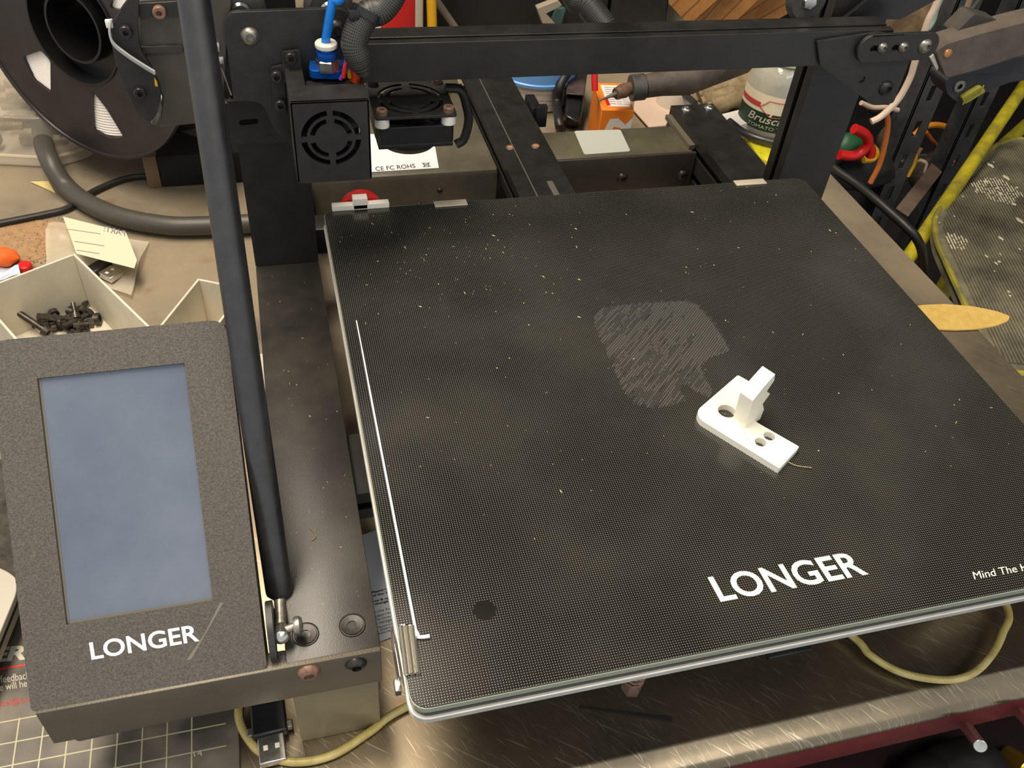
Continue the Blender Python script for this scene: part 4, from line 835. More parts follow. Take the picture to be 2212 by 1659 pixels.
# cutting mat
cm_m = mat('mat_grey', (58, 54, 48), .55); nt_ = cm_m.node_tree; b_ = nt_.nodes['Principled BSDF']; L = nt_.links.new
cmat = thing('cutting_mat', 'dark cutting mat with yellow grid lines under the screen box', 'cutting mat', (-180, 110, ZB))
tc = nt_.nodes.new('ShaderNodeTexCoord'); mp = nt_.nodes.new('ShaderNodeMapping'); gs = 1000 / 10.9; mp.inputs['Scale'].default_value = (gs, gs, gs); L(tc.outputs['Object'], mp.inputs[0])
p_ = (at(97, 1543, z=ZB + 2) - V((-180, 110, ZB))) * .001; mp.inputs['Location'].default_value = (-p_.x * gs, -p_.y * gs, 0)
sx = nt_.nodes.new('ShaderNodeSeparateXYZ'); L(mp.outputs[0], sx.inputs[0]); outs = []
def mth(op, a, b=None):
    n = nt_.nodes.new('ShaderNodeMath'); n.operation = op
    for i, q in enumerate((a, b)):
        if q is None: continue
        if isinstance(q, (int, float)): n.inputs[i].default_value = q
        else: L(q, n.inputs[i])
    return n.outputs[0]
lx = mth('LESS_THAN', mth('PINGPONG', sx.outputs[0], .5), .028); ly = mth('LESS_THAN', mth('PINGPONG', sx.outputs[1], .5), .028)
lx = mth('MULTIPLY', lx, mth('LESS_THAN', sx.outputs[0], 6.2)); ly = mth('MULTIPLY', ly, mth('LESS_THAN', sx.outputs[0], 7.4))
g_ = mth('MULTIPLY', mth('MAXIMUM', lx, ly), mth('LESS_THAN', sx.outputs[1], .05))
nz = nt_.nodes.new('ShaderNodeTexNoise'); nz.inputs['Scale'].default_value = 35; nz.inputs['Detail'].default_value = 8; L(tc.outputs['Object'], nz.inputs['Vector'])
cr1 = nt_.nodes.new('ShaderNodeValToRGB'); cr1.color_ramp.elements[0].position = .4; cr1.color_ramp.elements[0].color = (.05, .043, .034, 1); cr1.color_ramp.elements[1].position = .75; cr1.color_ramp.elements[1].color = (.19, .16, .12, 1); L(nz.outputs['Fac'], cr1.inputs[0])
mx = nt_.nodes.new('ShaderNodeMix'); mx.data_type = 'RGBA'; L(g_, mx.inputs[0]); L(cr1.outputs[0], mx.inputs[6]); mx.inputs[7].default_value = (.42, .39, .24, 1); L(mx.outputs[2], b_.inputs['Base Color'])
part('mat_sheet', MB().box((-420, -2 + 28, ZB + .05), (-71, 190, ZB + 2), .4), cm_m, cmat)
zm = ZB + 2
def mm(s, *px, m=M_ink, bold=0.0, sh=0, lab=None): return part('lettering', text_mb(s, at(px[0], px[1], z=zm), at(px[2], px[3], z=zm), at(px[4], px[5], z=zm), (0, 0, .15), bold, shear=sh), m, cmat, lab)
M_inkR = mat('red_ink', (190, 50, 35), .6); M_inkC = mat('cream_ink', (190, 184, 165), .6)
mm('ER', -20, 1432, 56, 1425, -16, 1400, m=M_inkC, bold=.04, sh=.15, lab='bold cream lettering ER')
mm('feedback', 2, 1476, 66, 1466, 0, 1460, m=M_inkC, lab='cream lettering feedback'); mm('e will help', 0, 1493, 72, 1481, -2, 1478, m=M_inkC, lab='cream lettering will help')
mm('ice@over', 0, 1530, 84, 1516, -2, 1514, m=M_inkR, sh=.2, lab='red lettering'); mm('14', 420, 1635, 438, 1632, 417, 1623, m=M_inkC, lab='number 14')
part('red_rule', MB().slab(ats([(-60, 1452), (64, 1433), (64, 1437), (-60, 1457)], z=zm + .05), (0, 0, .1)), M_inkR, cmat)
# silver device and black cloth at the left edge
dv_ = thing('silver_device', 'thin silver device with rounded corner at the left edge', 'device', (-215, 170, ZB + 2))
dz = ZB + 22
dpo = roundpoly([at(-200, 1130, z=dz), at(20, 1236, z=dz), at(37, 1250, z=dz), at(36, 1280, z=dz), at(0, 1368, z=dz), at(-150, 1735, z=dz), at(-500, 1700, z=dz)], 5)
part('lid', MB().slab(dpo, (0, 0, -4)), mat('silver_lid', (186, 180, 166), .4, metal=.3), dv_, bevel=.8)
part('base_shell', MB().slab([p + V((0, 0, -4)) for p in dpo], (0, 0, -2)), M_dark, dv_)
part('under_shell', MB().slab([p + V((0, 0, -6)) for p in dpo], (0, 0, -5)), mat('silver_base', (150, 145, 130), .35, metal=.5), dv_, bevel=.8)
solo('black_cloth', sheet(at(-250, 990, z=ZB + 24), at(24, 1000, z=ZB + 10), at(34, 1250, z=ZB + 6), at(-250, 1190, z=ZB + 24), 26, 16, ZB + 6, 2.3), mat('dark_cloth', (74, 70, 62), .85, rgb2=(40, 38, 36), vs=120), 'crumpled grey-black cloth between the screen box and silver device', 'cloth', smooth=True)
# yellowed cable under the printer
cz = ZB + 2.5
solo('yellowed_cable', MB().tube([at(518, 1500, z=cz), at(516, 1552, z=cz), at(536, 1596, z=cz), at(572, 1630, z=cz), at(640, 1646, z=cz), at(720, 1630, z=cz), at(800, 1580, z=cz), at(872, 1530, z=cz), V((60, 75, cz)), V((140, 95, cz)), V((215, 92, cz + 6)), at(1838, 1372, z=cz + 4), at(1880, 1415, z=cz + 3), at(1945, 1452, z=cz + 2), at(2025, 1468, z=cz + 4), at(2085, 1462, z=cz + 7), at(2130, 1430, z=cz + 9), at(2165, 1370, z=cz + 9), at(2170, 1300, z=cz + 8), V((340, 105, cz + 3))], 2.0, 12, smooth=8), M_cable, 'translucent yellowed cable looping out from under the printer', 'cable')
# manual page under the bed
mn = thing('manual_page', 'white printed instruction sheet lying under the bed edge', 'paper sheet', (20, 130, ZB))
pz_ = ZB + .4
part('sheet', MB().slab([at(822, 1386, z=pz_), at(770, 1160, z=pz_), V((60, 182, pz_)), V((75, 118, pz_))], (0, 0, .3)), M_paper, mn)
rows = [('Please read', 803, 1283, 850, 1270), ('ual for futu', 800, 1291, 852, 1279), ('ove & upgr', 804, 1302, 850, 1291), ('change wi', 809, 1308, 852, 1297), ('h the Euro', 810, 1325, 852, 1314), ('returned t', 812, 1334, 854, 1322), ('De acuerdo', 811, 1342, 856, 1330), ('n recoger y', 812, 1351, 858, 1338), ('Hausmull e', 813, 1359, 858, 1346), ('n elektroni', 814, 1366, 860, 1352), ('sbetrieb', 814, 1373, 850, 1362)]
for i, (s_, a1_, b1_, a2_, b2_) in enumerate(rows):
    p0_, p1_ = at(a1_, b1_, z=pz_ + .3), at(a2_, b2_, z=pz_ + .3); d = (p1_ - p0_).normalized(); up = V((-d.y, d.x, 0)) * 1.35
    part('print_line', text_mb(s_, p0_, p1_, p0_ + up, (0, 0, .15), .03 if i < 4 else 0), M_inkD, mn)
# brass blade and front odds and ends
bz = ZB + 1
solo('brass_blade', MB().slab(roundpoly(ats([(1960, 668), (1990, 661), (2040, 659), (2100, 664), (2150, 674), (2181, 685), (2176, 696), (2150, 706), (2110, 713), (2060, 715), (2020, 713), (1965, 700)], z=bz), 3), (0, 0, 1.2)), M_gold, 'pointed brass-coloured blade lying on the bench right of the bed', 'blade', bevel=.3)
solo('black_pick', MB().hexa([V(p) for p in (at(1252, 1527, z=ZB), at(1452, 1550, z=ZB), at(1452, 1562, z=ZB), at(1252, 1531, z=ZB), at(1252, 1525, z=ZB + 1.5), at(1452, 1548, z=ZB + 2), at(1452, 1560, z=ZB + 2), at(1252, 1529, z=ZB + 1.5))]), M_dark, 'thin black tapering strip on the bench in front of the bed', 'strip', bevel=.3)
# things below the bench edge at the lower right
def socket(name, u, v, z, r, l, m, lab, tilt=(.1, -.25, 1)):
    c = at(u, v, z=z); t = V(tilt).normalized(); mb = MB().lathe(c, t, [(0, -l * .5), (r, -l * .5), (r, l * .5 - 1), (r * .9, l * .5), (r * .6, l * .5), (r * .55, l * .25), (0, l * .25)], 24)
    return solo(name, mb, m, lab, 'socket')
def bar(name, p0, p1, r, m, lab, cat):
    return solo(name, MB().cyl(p0, p1, r, 24), m, lab, cat, bevel=.5)
bar('chrome_handle', at(2088, 1572, y=4), at(2118, 1612, y=-12), 3.4, M_chrome, 'polished chrome peg sticking out below the red cabinet panel', 'peg')
bar('chrome_handle', at(2204, 1540, y=4), at(2236, 1580, y=-12), 3.4, M_chrome, 'polished chrome peg at the right frame edge below the red panel', 'peg')
socket('gold_socket', 2196, 1650, -258, 8, 16, mat('gold_metal', (205, 160, 70), .25, metal=.9), 'small gold-coloured socket on the red lower shelf', (.2, -.9, .5))
for i, (u, v, r_, lb2) in enumerate(((2090, 1668, 22, 'round dark grey lump on the lower shelf beside the gold socket'), (2010, 1690, 18, 'dark grey lump partly cut off at the bottom edge, on the lower shelf'))):
    solo('cloth_lump', blob(MB(), at(u, v, z=-250), r_, (1.3, 1, .7), i + 3), M_rubber, lb2, 'cloth')
# ---------------------------------------------------------------- back of the bench, seen under and above the gantry
tub = thing('plastic_tub', 'white ribbed plastic tub with blue rim behind the printer', 'tub', at(1150, 215, z=ZB))
tcx = V((242, 690, ZB)); part('tub_body', MB().lathe(tcx, (0, 0, 1), [(0, 0), (34, 0), (36, 8), (37.5, 9), (37.5, 14), (38.5, 15), (39, 21), (40, 22), (40, 29), (38, 29), (37, 2), (0, 2)], 48), mat('milky', (205, 195, 185), .4), tub)
part('tub_rim', MB().lathe(tcx + V((0, 0, 29)), (0, 0, 1), [(38, 0), (44, 0), (44.5, 3), (43, 4), (43.5, 14), (42, 16), (39, 15), (38, 13), (0, 12)], 48), mat('sky_blue', (110, 165, 225), .4), tub, 'light blue rim and lid')
solo('curved_cable', MB().tube([at(1212, 285, z=ZB + 3), at(1208, 265, z=ZB + 18), at(1203, 225, y=640), at(1208, 190, y=645), at(1220, 165, y=650), at(1245, 130, y=655), at(1270, 60, y=660)], 4.6, 14, smooth=8), M_rubber, 'thick black cable arching beside the blue-rimmed tub', 'cable')
ph = thing('black_pouch', 'glossy black folded pouch between the arched cable and orange box', 'pouch', (275, 660, ZB))
part('pouch_body', MB().hexa([V(p) for p in (at(1215, 275, z=ZB), at(1252, 277, z=ZB), at(1262, 200, z=ZB), at(1225, 200, z=ZB), at(1218, 250, z=ZB + 20), at(1254, 268, z=ZB + 16), at(1266, 172, z=ZB + 30), at(1230, 165, z=ZB + 30))]), M_blackG, ph, bevel=3)
part('flap', MB().hexa([V(p) for p in (at(1222, 205, z=ZB + 26), at(1262, 210, z=ZB + 26), at(1270, 150, z=ZB + 34), at(1232, 145, z=ZB + 34), at(1222, 203, z=ZB + 30), at(1262, 206, z=ZB + 30), at(1270, 148, z=ZB + 38), at(1232, 143, z=ZB + 38))]), mat('pouch_flap', (78, 66, 62), .4, rgb2=(50, 42, 40), vs=80), ph, bevel=1)
# orange and white carton
ob = thing('orange_carton', 'orange and white printed carton behind the power box', 'carton', (300, 640, ZB))
oz = -76; A_ = [at(1300, 237, z=oz), at(1370, 239, z=oz), at(1345, 180, z=oz), at(1283, 178, z=oz)]
M_oc = mat('carton_orange', (235, 130, 40), .45); M_wc = mat('carton_white', (228, 222, 216), .5)
ww = A_[1] - A_[0]; dd_ = A_[3] - A_[0]
base4 = [V((p.x, p.y, ZB + .2)) for p in (A_[0], A_[1], A_[1] + dd_, A_[0] + dd_)]; top4 = [V((p.x, p.y, oz)) for p in base4]
part('carton_body', MB().hexa(base4 + top4), M_oc, ob, bevel=.6)
fx, fy, fz = ww, dd_, V((0, 0, oz - ZB)); nfr = V((fy.x, fy.y, 0)).normalized()
def on_front(s, t): return base4[0] + ww * s + fz * t - nfr * .25
def on_top(s, t): return top4[0] + ww * s + dd_ * t + V((0, 0, .2))
part('white_panel', MB().slab([on_front(.15, .0), on_front(.99, .0), on_front(.99, .86), on_front(.8, .72), on_front(.55, .84), on_front(.3, .82), on_front(.17, .6)], -nfr * .1), M_wc, ob, 'white front panel')
part('orange_flash', MB().slab([on_front(.2, .2), on_front(.34, .18), on_front(.66, .66), on_front(.45, .68)], -nfr * .5), M_oc, ob)
part('top_label', MB().slab([on_top(.22, .12), on_top(.97, .12), on_top(.95, .9), on_top(.18, .9)], (0, 0, .1)), M_wc, ob, 'white label of fine grey lines')
tl_ = MB()
for k in range(9):
    t = .2 + .075 * k
    for s0, s1 in ((.28, .5), (.53, .7), (.73, .93)): tl_.quad([on_top(s0, t) + V((0, 0, .2)), on_top(s1, t) + V((0, 0, .2)), on_top(s1, t + .025) + V((0, 0, .2)), on_top(s0, t + .025) + V((0, 0, .2))])
part('fine_print', tl_, mat('pale_ink', (150, 145, 145), .6), ob, kind='stuff')
part('red_block', MB().slab([on_top(.2, .14), on_top(.3, .14), on_top(.28, .4), on_top(.18, .4)], (0, 0, .35)), M_red, ob)
solo('red_pen', MB().cyl(at(1283, 210, z=-70) + V((0, 0, 6)), at(1283, 130, z=-40), 3, 12), M_red, 'thin red stick standing behind the orange carton', 'stick')
# soldering gun / heat tool lying over the carton
hg = thing('soldering_iron', 'grimy grey tool with corroded brass tip resting on the orange carton', 'soldering iron', (350, 650, -60))
tp0 = at(1293, 218, z=-60); tp1 = at(1330, 203, z=-58); tp2 = at(1362, 190, z=-56); tp3 = at(1392, 187, z=-55); tp4 = at(1480, 170, z=-50); tp5 = at(1600, 120, z=-40)
part('tip', MB().tube([tp0, tp0.lerp(tp1, .6), tp1], [.6, 1.4, 2.4], 10), M_steel, hg)
part('tip_holder', MB().tube([tp1, tp1.lerp(tp2, .5), tp2], [5, 6.5, 5.5], 14), mat('heat_brown', (120, 88, 66), .5, rgb2=(70, 55, 46), vs=200), hg, 'brown heat-stained holder')
part('collar', MB().cyl(tp2, tp3, 11.5, 24), M_dgrey, hg, bevel=1)
part('handle', MB().tube([tp3, tp3.lerp(tp4, .4), tp4, tp5], [10, 11, 15, 17], 20), mat('grimy_grey', (88, 78, 68), .55, rgb2=(60, 54, 48), vs=60), hg)
solo('black_rod', MB().cyl(at(1502, 224, z=-104), at(1415, 150, z=-104), 3.2, 14), M_rod, 'glossy black rod lying beside the soldering iron', 'rod')
solo('card_sheet', MB().slab(ats([(1368, 240), (1372, 205), (1430, 200), (1452, 240), (1438, 274), (1402, 278)], z=ZB + 3), (0, 0, 2)), mat('pink_card', (205, 180, 160), .6), 'folded pinkish card lying right of the orange carton', 'card', bevel=.4)
solo('tissue_roll', MB().lathe(at(1452, 232, z=ZB), (0, 0, 1), [(0, 0), (17, 0), (18, 1), (18, 20), (17, 22), (0, 22)], 28), mat('pale_paper', (208, 196, 178), .8), 'cream paper roll between the card and the work glove', 'paper roll')
solo('white_tray', MB().slab(roundpoly(ats([(1545, 250), (1600, 236), (1625, 262), (1580, 282)], z=ZB + 10), 2), (0, 0, -9)), M_wc, 'small white plastic tray at the end of the work glove', 'tray', bevel=1)
# work glove
gv = thing('work_glove', 'creased tan work glove lying on the bench behind the rear beam', 'glove', (470, 690, ZB))
M_gl = mat('tan_glove', (150, 132, 100), .85, rgb2=(112, 96, 70), vs=90, bump=.6, bs=250)
part('palm', blob(MB(), at(1600, 180, z=ZB + 12), 34, (1.2, .9, .45), 5, 4), M_gl, gv)
for i, (p, q) in enumerate((((1590, 175), (1520, 190)), ((1590, 190), (1508, 205)), ((1598, 205), (1515, 220)), ((1606, 216), (1530, 232)), ((1580, 165), (1540, 168)))):
    a_, b_ = at(*p, z=ZB + 12 + i), at(*q, z=ZB + 8)
    part('finger', MB().tube([a_, a_.lerp(b_, .3) + V((0, 0, 3)), a_.lerp(b_, .6), a_.lerp(b_, .85) + V((0, 0, 1)), b_], [9, 8.4, 8.8, 7.6, 5], 14, smooth=4), M_gl, gv, smooth=True)
part('cuff', blob(MB(), at(1640, 160, z=ZB + 14), 26, (1.3, 1, .5), 9, 3), M_gl, gv)
# glass jar with label
jx = at(1655, 300, z=ZB) + V((16, 26, 0))
jar = thing('glass_jar', 'clear glass jar labelled Bruschetta beside the right upright', 'jar', jx)
M_jg = mat('jar_glass', (215, 215, 200), .06, alpha=.28, spec=.9)
Rj = 34
part('glass_body', MB().lathe(jx, (0, 0, 1), [(0, 0), (Rj - 4, 0), (Rj, 4), (Rj, 54), (Rj - 4, 64), (Rj - 10, 70), (Rj - 10, 76), (Rj - 12, 76), (Rj - 12, 70), (Rj - 6, 63), (Rj - 2.5, 53), (Rj - 2.5, 5), (Rj - 6, 3), (0, 3)], 48), M_jg, jar)
part('lid', MB().lathe(jx + V((0, 0, 72)), (0, 0, 1), [(Rj - 9, 0), (Rj - 8, 0), (Rj - 8, 6), (Rj - 10, 8), (0, 8)], 40), mat('jar_lid', (190, 190, 150), .35), jar)
va = math.atan2(CAM.y - jx.y, CAM.x - jx.x) + .05
def jl_(r, z0, z1, a0, a1, m, nm, lab=None):
    mb = MB(); n = 20; pr_ = [[mb.bm.verts.new(jx + V((cos(va + a0 + (a1 - a0) * i / n) * r, sin(va + a0 + (a1 - a0) * i / n) * r, z))) for i in range(n + 1)] for z in (z0, z1)]
    for i in range(n): mb.bm.faces.new((pr_[0][i], pr_[0][i + 1], pr_[1][i + 1], pr_[1][i])).smooth = True
    return part(nm, mb, m, jar, lab)
jl_(Rj + .3, 9, 45, -1.35, 1.35, mat('label_cream', (222, 210, 180), .5), 'paper_label', 'cream paper label')
jl_(Rj + .5, 9, 27, -1.35, 1.35, mat('label_green', (22, 50, 30), .5), 'green_band', 'dark green lower band')
jl_(Rj + .5, 31, 36, -1.35, -.45, mat('label_red', (185, 60, 60), .5), 'red_ribbon')
def cyl_text(s, z0, h, a0, a1, m, sh=0, bold=0):
    mb = text_mb(s, (0, 0, 0), (1, 0, 0), (0, 1, 0), (0, 0, 0), bold, shear=sh)
    for v in mb.bm.verts:
        a = va + a0 + (a1 - a0) * v.co.x; z = z0 + h * v.co.y; v.co = jx + V((cos(a) * (Rj + .8), sin(a) * (Rj + .8), z))
    part('lettering', mb, m, jar, 'cream lettering ' + s.title())
cyl_text('Bruschetta', 17, 8, -.75, .95, M_inkC, .25, .01); cyl_text('TOMATO TOPPING', 11, 3.4, -.7, .95, M_inkC)
part('hexagon_panel', (lambda mb: mb)(MB()), None, jar) if False else None
hx = MB(); n = 6; pts = [(-.45, 32), (-.2, 40), (.65, 40), (.95, 32), (.7, 26), (-.1, 24)]
hv = [hx.bm.verts.new(jx + V((cos(va + a) * (Rj + .65), sin(va + a) * (Rj + .65), z))) for a, z in pts]
ct_ = [hx.bm.verts.new(jx + V((cos(va + a) * (Rj + .65), sin(va + a) * (Rj + .65), z))) for a, z in ((0, 32), (.25, 32), (.5, 32))]
for i, j, k_ in ((0, 5, 0), (0, 1, 0), (5, 4, 1), (1, 2, 1), (2, 3, 2), (3, 4, 2)): hx.bm.faces.new((hv[i], hv[j], ct_[k_]))
hx.bm.faces.new((hv[5], ct_[0], ct_[1])); hx.bm.faces.new((hv[4], ct_[1], ct_[2])); hx.bm.faces.new((hv[1], ct_[0], ct_[1])); hx.bm.faces.new((hv[2], ct_[1], ct_[2]))
part('hexagon_panel', hx, MATS['label_cream'], jar)
rl = MB()
for i in range(6):
    (a0_, z0q), (a1_, z1q) = pts[i], pts[(i + 1) % 6]
    rl.tube([jx + V((cos(va + a0_ + (a1_ - a0_) * t / 4) * (Rj + .8), sin(va + a0_ + (a1_ - a0_) * t / 4) * (Rj + .8), z0q + (z1q - z0q) * t / 4)) for t in range(5)], .35, 5)
part('red_outline', rl, MATS['label_red'], jar)
solo('black_hose', MB().tube(ats([(1575, 262), (1605, 285), (1640, 300), (1690, 312), (1760, 330)], z=ZB + 12), 3.6, 12, smooth=6), M_rod, 'glossy black hose in front of the glass jar', 'hose')
solo('yellow_packet', MB().slab(roundpoly(ats([(1605, 300), (1668, 318), (1660, 360), (1640, 352)], z=ZB + 1), 3), (0, 0, 5)), mat('lime_packet', (212, 205, 40), .45, rgb2=(170, 160, 20), vs=90), 'lime yellow packet below the glass jar', 'packet', bevel=1.5)
# above the gantry, on the back of the bench
bt = thing('spray_bottle', 'red and white bottle standing behind the gantry beside the yellow stick', 'bottle', at(880, 55, z=ZB))
bq = at(885, 40, y=800)
bb = MB(); bx_ = V((bq.x, 800, ZB))
part('white_body', MB().lathe(bx_ + V((-13, 0, 0)), (0, 0, 1), [(0, 0), (26, 0), (27, 3), (27, 120), (0, 120)], 32), M_white, bt)
part('red_sleeve', MB().lathe(bx_ + V((-13, 0, 20)), (0, 0, 1), [(27.4, 0), (27.6, .5), (27.6, 70), (27.4, 71)], 32, 3.1, 4.5), M_red, bt, 'red printed sleeve')
part('cap', MB().lathe(bx_ + V((8, 0, 120)), (0, 0, 1), [(0, 0), (24, 0), (20, 60), (0, 62)], 28), M_dgrey, bt)
solo('yellow_stick', MB().cyl(at(934, 75, y=790), at(930, -60, y=790), 5.2, 14), M_yell, 'yellow stick standing behind the gantry', 'stick')
solo('grey_stick', MB().cyl(at(985, 62, y=825), at(935, -10, y=825), 4, 12), mat('weathered', (125, 112, 98), .7), 'weathered grey stick leaning beside the yellow stick', 'stick')
solo('green_tag', MB().box(at(770, 34, y=700), at(776, 34, y=700) + V((6, 2, 6)), .4), mat('lime_tag', (90, 190, 60), .5), 'small green and yellow tag behind the braided sleeve', 'tag')
solo('void_block', MB().hexa([V(p) for p in ((120, 845, ZB), (372, 845, ZB), (372, 1070, ZB), (120, 1070, ZB), (120, 850, 70), (372, 850, 70), (372, 1070, 70), (120, 1070, 70))]), M_dark, 'added matt black crate at the back of the bench', 'backdrop', bevel=3)  # added dark block filling the black void above the gantry
solo('void_filler', MB().hexa([V(p) for p in ((376, 850, ZB), (452, 850, ZB), (466, 1070, ZB), (376, 1070, ZB), (376, 856, 40), (440, 856, 40), (455, 1070, 40), (376, 1070, 40))]), M_blackG, 'upright black block added for the dark void left of the wooden boards', 'case', bevel=3)  # second added block, keeps the void beside the boards black
bd_ = [(( 1440, 40), (1530, -40), 34, 'wide pine board leaning at the back of the bench, leftmost of the boards'), ((1530, 44), (1640, -60), 36, 'pine board in the middle of the leaning boards'), ((1600, 46), (1720, -20), 30, 'pine board with knots, nearest the right upright')]
for i, (p, q, w_, lb3) in enumerate(bd_):
    a_, b_ = at(*p, z=-150 - 0 * i) , at(*q, z=-100); a_ = at(*p, y=1100 + 45 * i); b_ = at(*q, y=1130 + 45 * i); d = (b_ - a_).normalized(); n = V((0, -1, .15)).normalized(); s = d.cross(n).normalized()
    a_ = a_ - d * 110
    o = thing('pine_board', lb3, 'board', a_, 'pine boards leaning at the back')
    part('board', MB().hexa([a_ - s * w_ - n * 6, a_ + s * w_ - n * 6, b_ + d * 60 + s * w_ - n * 6, b_ + d * 60 - s * w_ - n * 6, a_ - s * w_, a_ + s * w_, b_ + d * 60 + s * w_, b_ + d * 60 - s * w_]), M_wood, o, bevel=1)
    part('growth_rings', MB().tube([a_ + s * w_ * .3 + n * .2, a_.lerp(b_, .5) + s * w_ * .45 + n * .2, b_ + s * w_ * .35 + n * .2], .9, 5).tube([a_ - s * w_ * .4 + n * .2, a_.lerp(b_, .5) - s * w_ * .2 + n * .2, b_ - s * w_ * .5 + n * .2], .8, 5), mat('grain', (120, 78, 38), .7) if i == 0 else MATS['grain'], o)
solo('white_clamp', MB().slab(ats([(1160, 18), (1205, 0), (1215, 12), (1180, 30), (1200, 52), (1172, 52)], y=815), (0, 10, 0)), mat('old_white', (150, 140, 122), .6), 'dirty white plastic clamp left of the braided sleeve, behind the gantry', 'clamp', bevel=1)
solo('teal_strip', MB().slab(ats([(1190, 55), (1205, 20), (1222, 20), (1212, 55)], y=832), (0, 8, 0)), mat('teal', (58, 88, 84), .5), 'dull teal strip behind the dirty white clamp', 'strip')
# ---------------------------------------------------------------- right side: shelving and clutter beyond the bench
def post(px, y, m, lab, base_z=-1000):
    """slotted angle post: px is (u,v) top-left, top-right, bottom-right, bottom-left at depth y"""
    a_, b_ = at(*px[0], y=y), at(*px[1], y=y); w_ = (b_ - a_).length
    x = at(*px[2], y=y).x; z_top = 520
    t = thing('shelf_post', lab, 'shelf post', (x, y, base_z), 'slotted shelf posts')
    hs_ = []
    z = -420.0
    while z < 330:
        hs_.append([V((x - w_ * .62, y, z)), V((x - w_ * .38, y, z)), V((x - w_ * .38, y, z + 18)), V((x - w_ * .62, y, z + 18))]); z += 42
    part('slotted_face', MB().slab([V((x - w_, y, base_z)), V((x, y, base_z)), V((x, y, z_top)), V((x - w_, y, z_top))], (0, 2.5, 0), hs_), m, t, bevel=.4)
    part('side_flange', MB().box((x - w_, y, base_z), (x - w_ + 2.5, y + w_, z_top)), m, t)
    return t
M_post = mat('post_black', (44, 46, 50), .45, rgb2=(74, 74, 74), vs=25)
post([(2045, 0), (2098, 0), (1960, 380), (1905, 380)], 640, M_post, 'black slotted steel shelf post just right of the gantry end')
post([(2140, 180), (2180, 180), (2030, 460), (1995, 460)], 700, M_post, 'black slotted shelf post in front, crossing behind the yellow tube')
# shelf floor far behind
solo('fibreboard_sheet', MB().hexa([V(p) for p in ((520, 1150, -1000), (1500, 1150, -1000), (1500, 1170, -1000), (520, 1170, -1000), (520, 1150, -520), (1500, 1150, -520), (1500, 1170, -520), (520, 1170, -520))]), mat('dark_panel', (40, 32, 26), .8, rgb2=(24, 20, 18), vs=6), 'dark brown panel low behind the shelf posts', 'panel')
def wire(name, px, y, r, m, lab, cat='cable'):
    return solo(name, MB().tube([at(u, v, y=y + (dy[0] if dy else 0)) for (u, v, *dy) in px], r, 10, smooth=8), m, lab, cat)
M_cream = mat('cream_cable', (205, 182, 160), .4)
wire('cream_cable', [(1882, 263), (1905, 250), (1940, 215), (1965, 170), (1976, 135), (1990, 90), (2005, 45), (2020, 15), (2035, -20)], 470, 2.8, M_cream, 'cream cable curving below the gantry end and up past it')
wire('cream_cable', [(2062, 92), (2070, 60), (2088, 20), (2100, -20)], 520, 2.6, mat('pale_cable', (150, 132, 112), .5), 'pale cable hanging above the dusty grey tool arm')
wire('grey_cable', [(2040, 95), (2070, 50), (2100, 20), (2125, -15)], 540, 2.0, M_dgrey, 'thin dark grey cable crossing the pale cable')
wire('orange_cable', [(1880, 395), (1900, 355), (1912, 310), (1918, 270), (1915, 240)], 560, 2.8, mat('orange_cable', (190, 105, 45), .5), 'orange cable hanging below the gantry end')
wire('orange_cable', [(1975, 292), (1995, 275), (2020, 270), (2045, 275), (2058, 290)], 760, 4.0, mat('amber_cable', (205, 130, 25), .5), 'amber looped cable in the dark gap between posts')
wire('orange_cable', [(2000, 285), (2015, 305), (2040, 330), (2060, 350)], 740, 2.8, mat('rust_cable', (165, 85, 40), .5), 'rust-coloured cable crossing below the amber loop')
rc_ = thing('red_tool', 'bright red plier handles beside the right upright', 'pliers', at(1860, 320, y=600))
part('handle', MB().tube(ats([(1812, 334), (1840, 337), (1862, 328), (1876, 308), (1868, 290), (1845, 278)], y=600), 5.4, 12, smooth=6), M_red, rc_)
part('handle', MB().tube(ats([(1876, 308), (1882, 325), (1880, 338)], y=600), 5.0, 12, smooth=6), M_red, rc_)
part('spring', MB().tube(ats([(1865, 345), (1885, 342), (1892, 330), (1882, 316)], y=612), 4, 8, smooth=5), M_yell, rc_, 'yellow inner grip')
solo('green_lump', blob(MB(), at(1832, 318, y=625), 17, (1, .8, .9), 4), mat('bottle_green', (25, 82, 48), .5), 'dark green lump behind the red plier handles', 'bottle')
solo('black_bag', blob(MB(), at(1850, 368, y=640), 34, (1.5, .8, .6), 6), M_dark, 'black crumpled bag under the red plier handles', 'bag')
wire('cream_cable', [(1860, 222), (1885, 232), (1915, 232), (1940, 238)], 620, 2.6, M_cream, 'short cream cord hanging behind the corner plate')
wire('teal_cable', [(2035, -10), (2022, 20), (2015, 45), (2004, 62)], 640, 3.2, mat('pale_teal', (150, 175, 165), .5), 'pale teal cord behind the gantry end')
solo('brown_sack', blob(MB(), at(1975, 45, y=880), 55, (1.2, .6, .8), 8, 4), mat('sacking', (128, 104, 76), .85, rgb2=(84, 66, 48), vs=40), 'crumpled brown paper sack behind the gantry end', 'sack')
solo('grey_tangle', blob(blob(blob(MB(), at(1905, 225, y=720), 18, (1.2, .6, .7), 1), at(1930, 300, y=760), 26, (.8, .6, 1), 2), at(2010, 370, y=900), 40, (1, .6, .8), 3), mat('grime', (72, 62, 48), .8, rgb2=(35, 30, 26), vs=50), 'grimy heap of small parts in the gap behind the posts', 'scrap heap', kind='stuff')
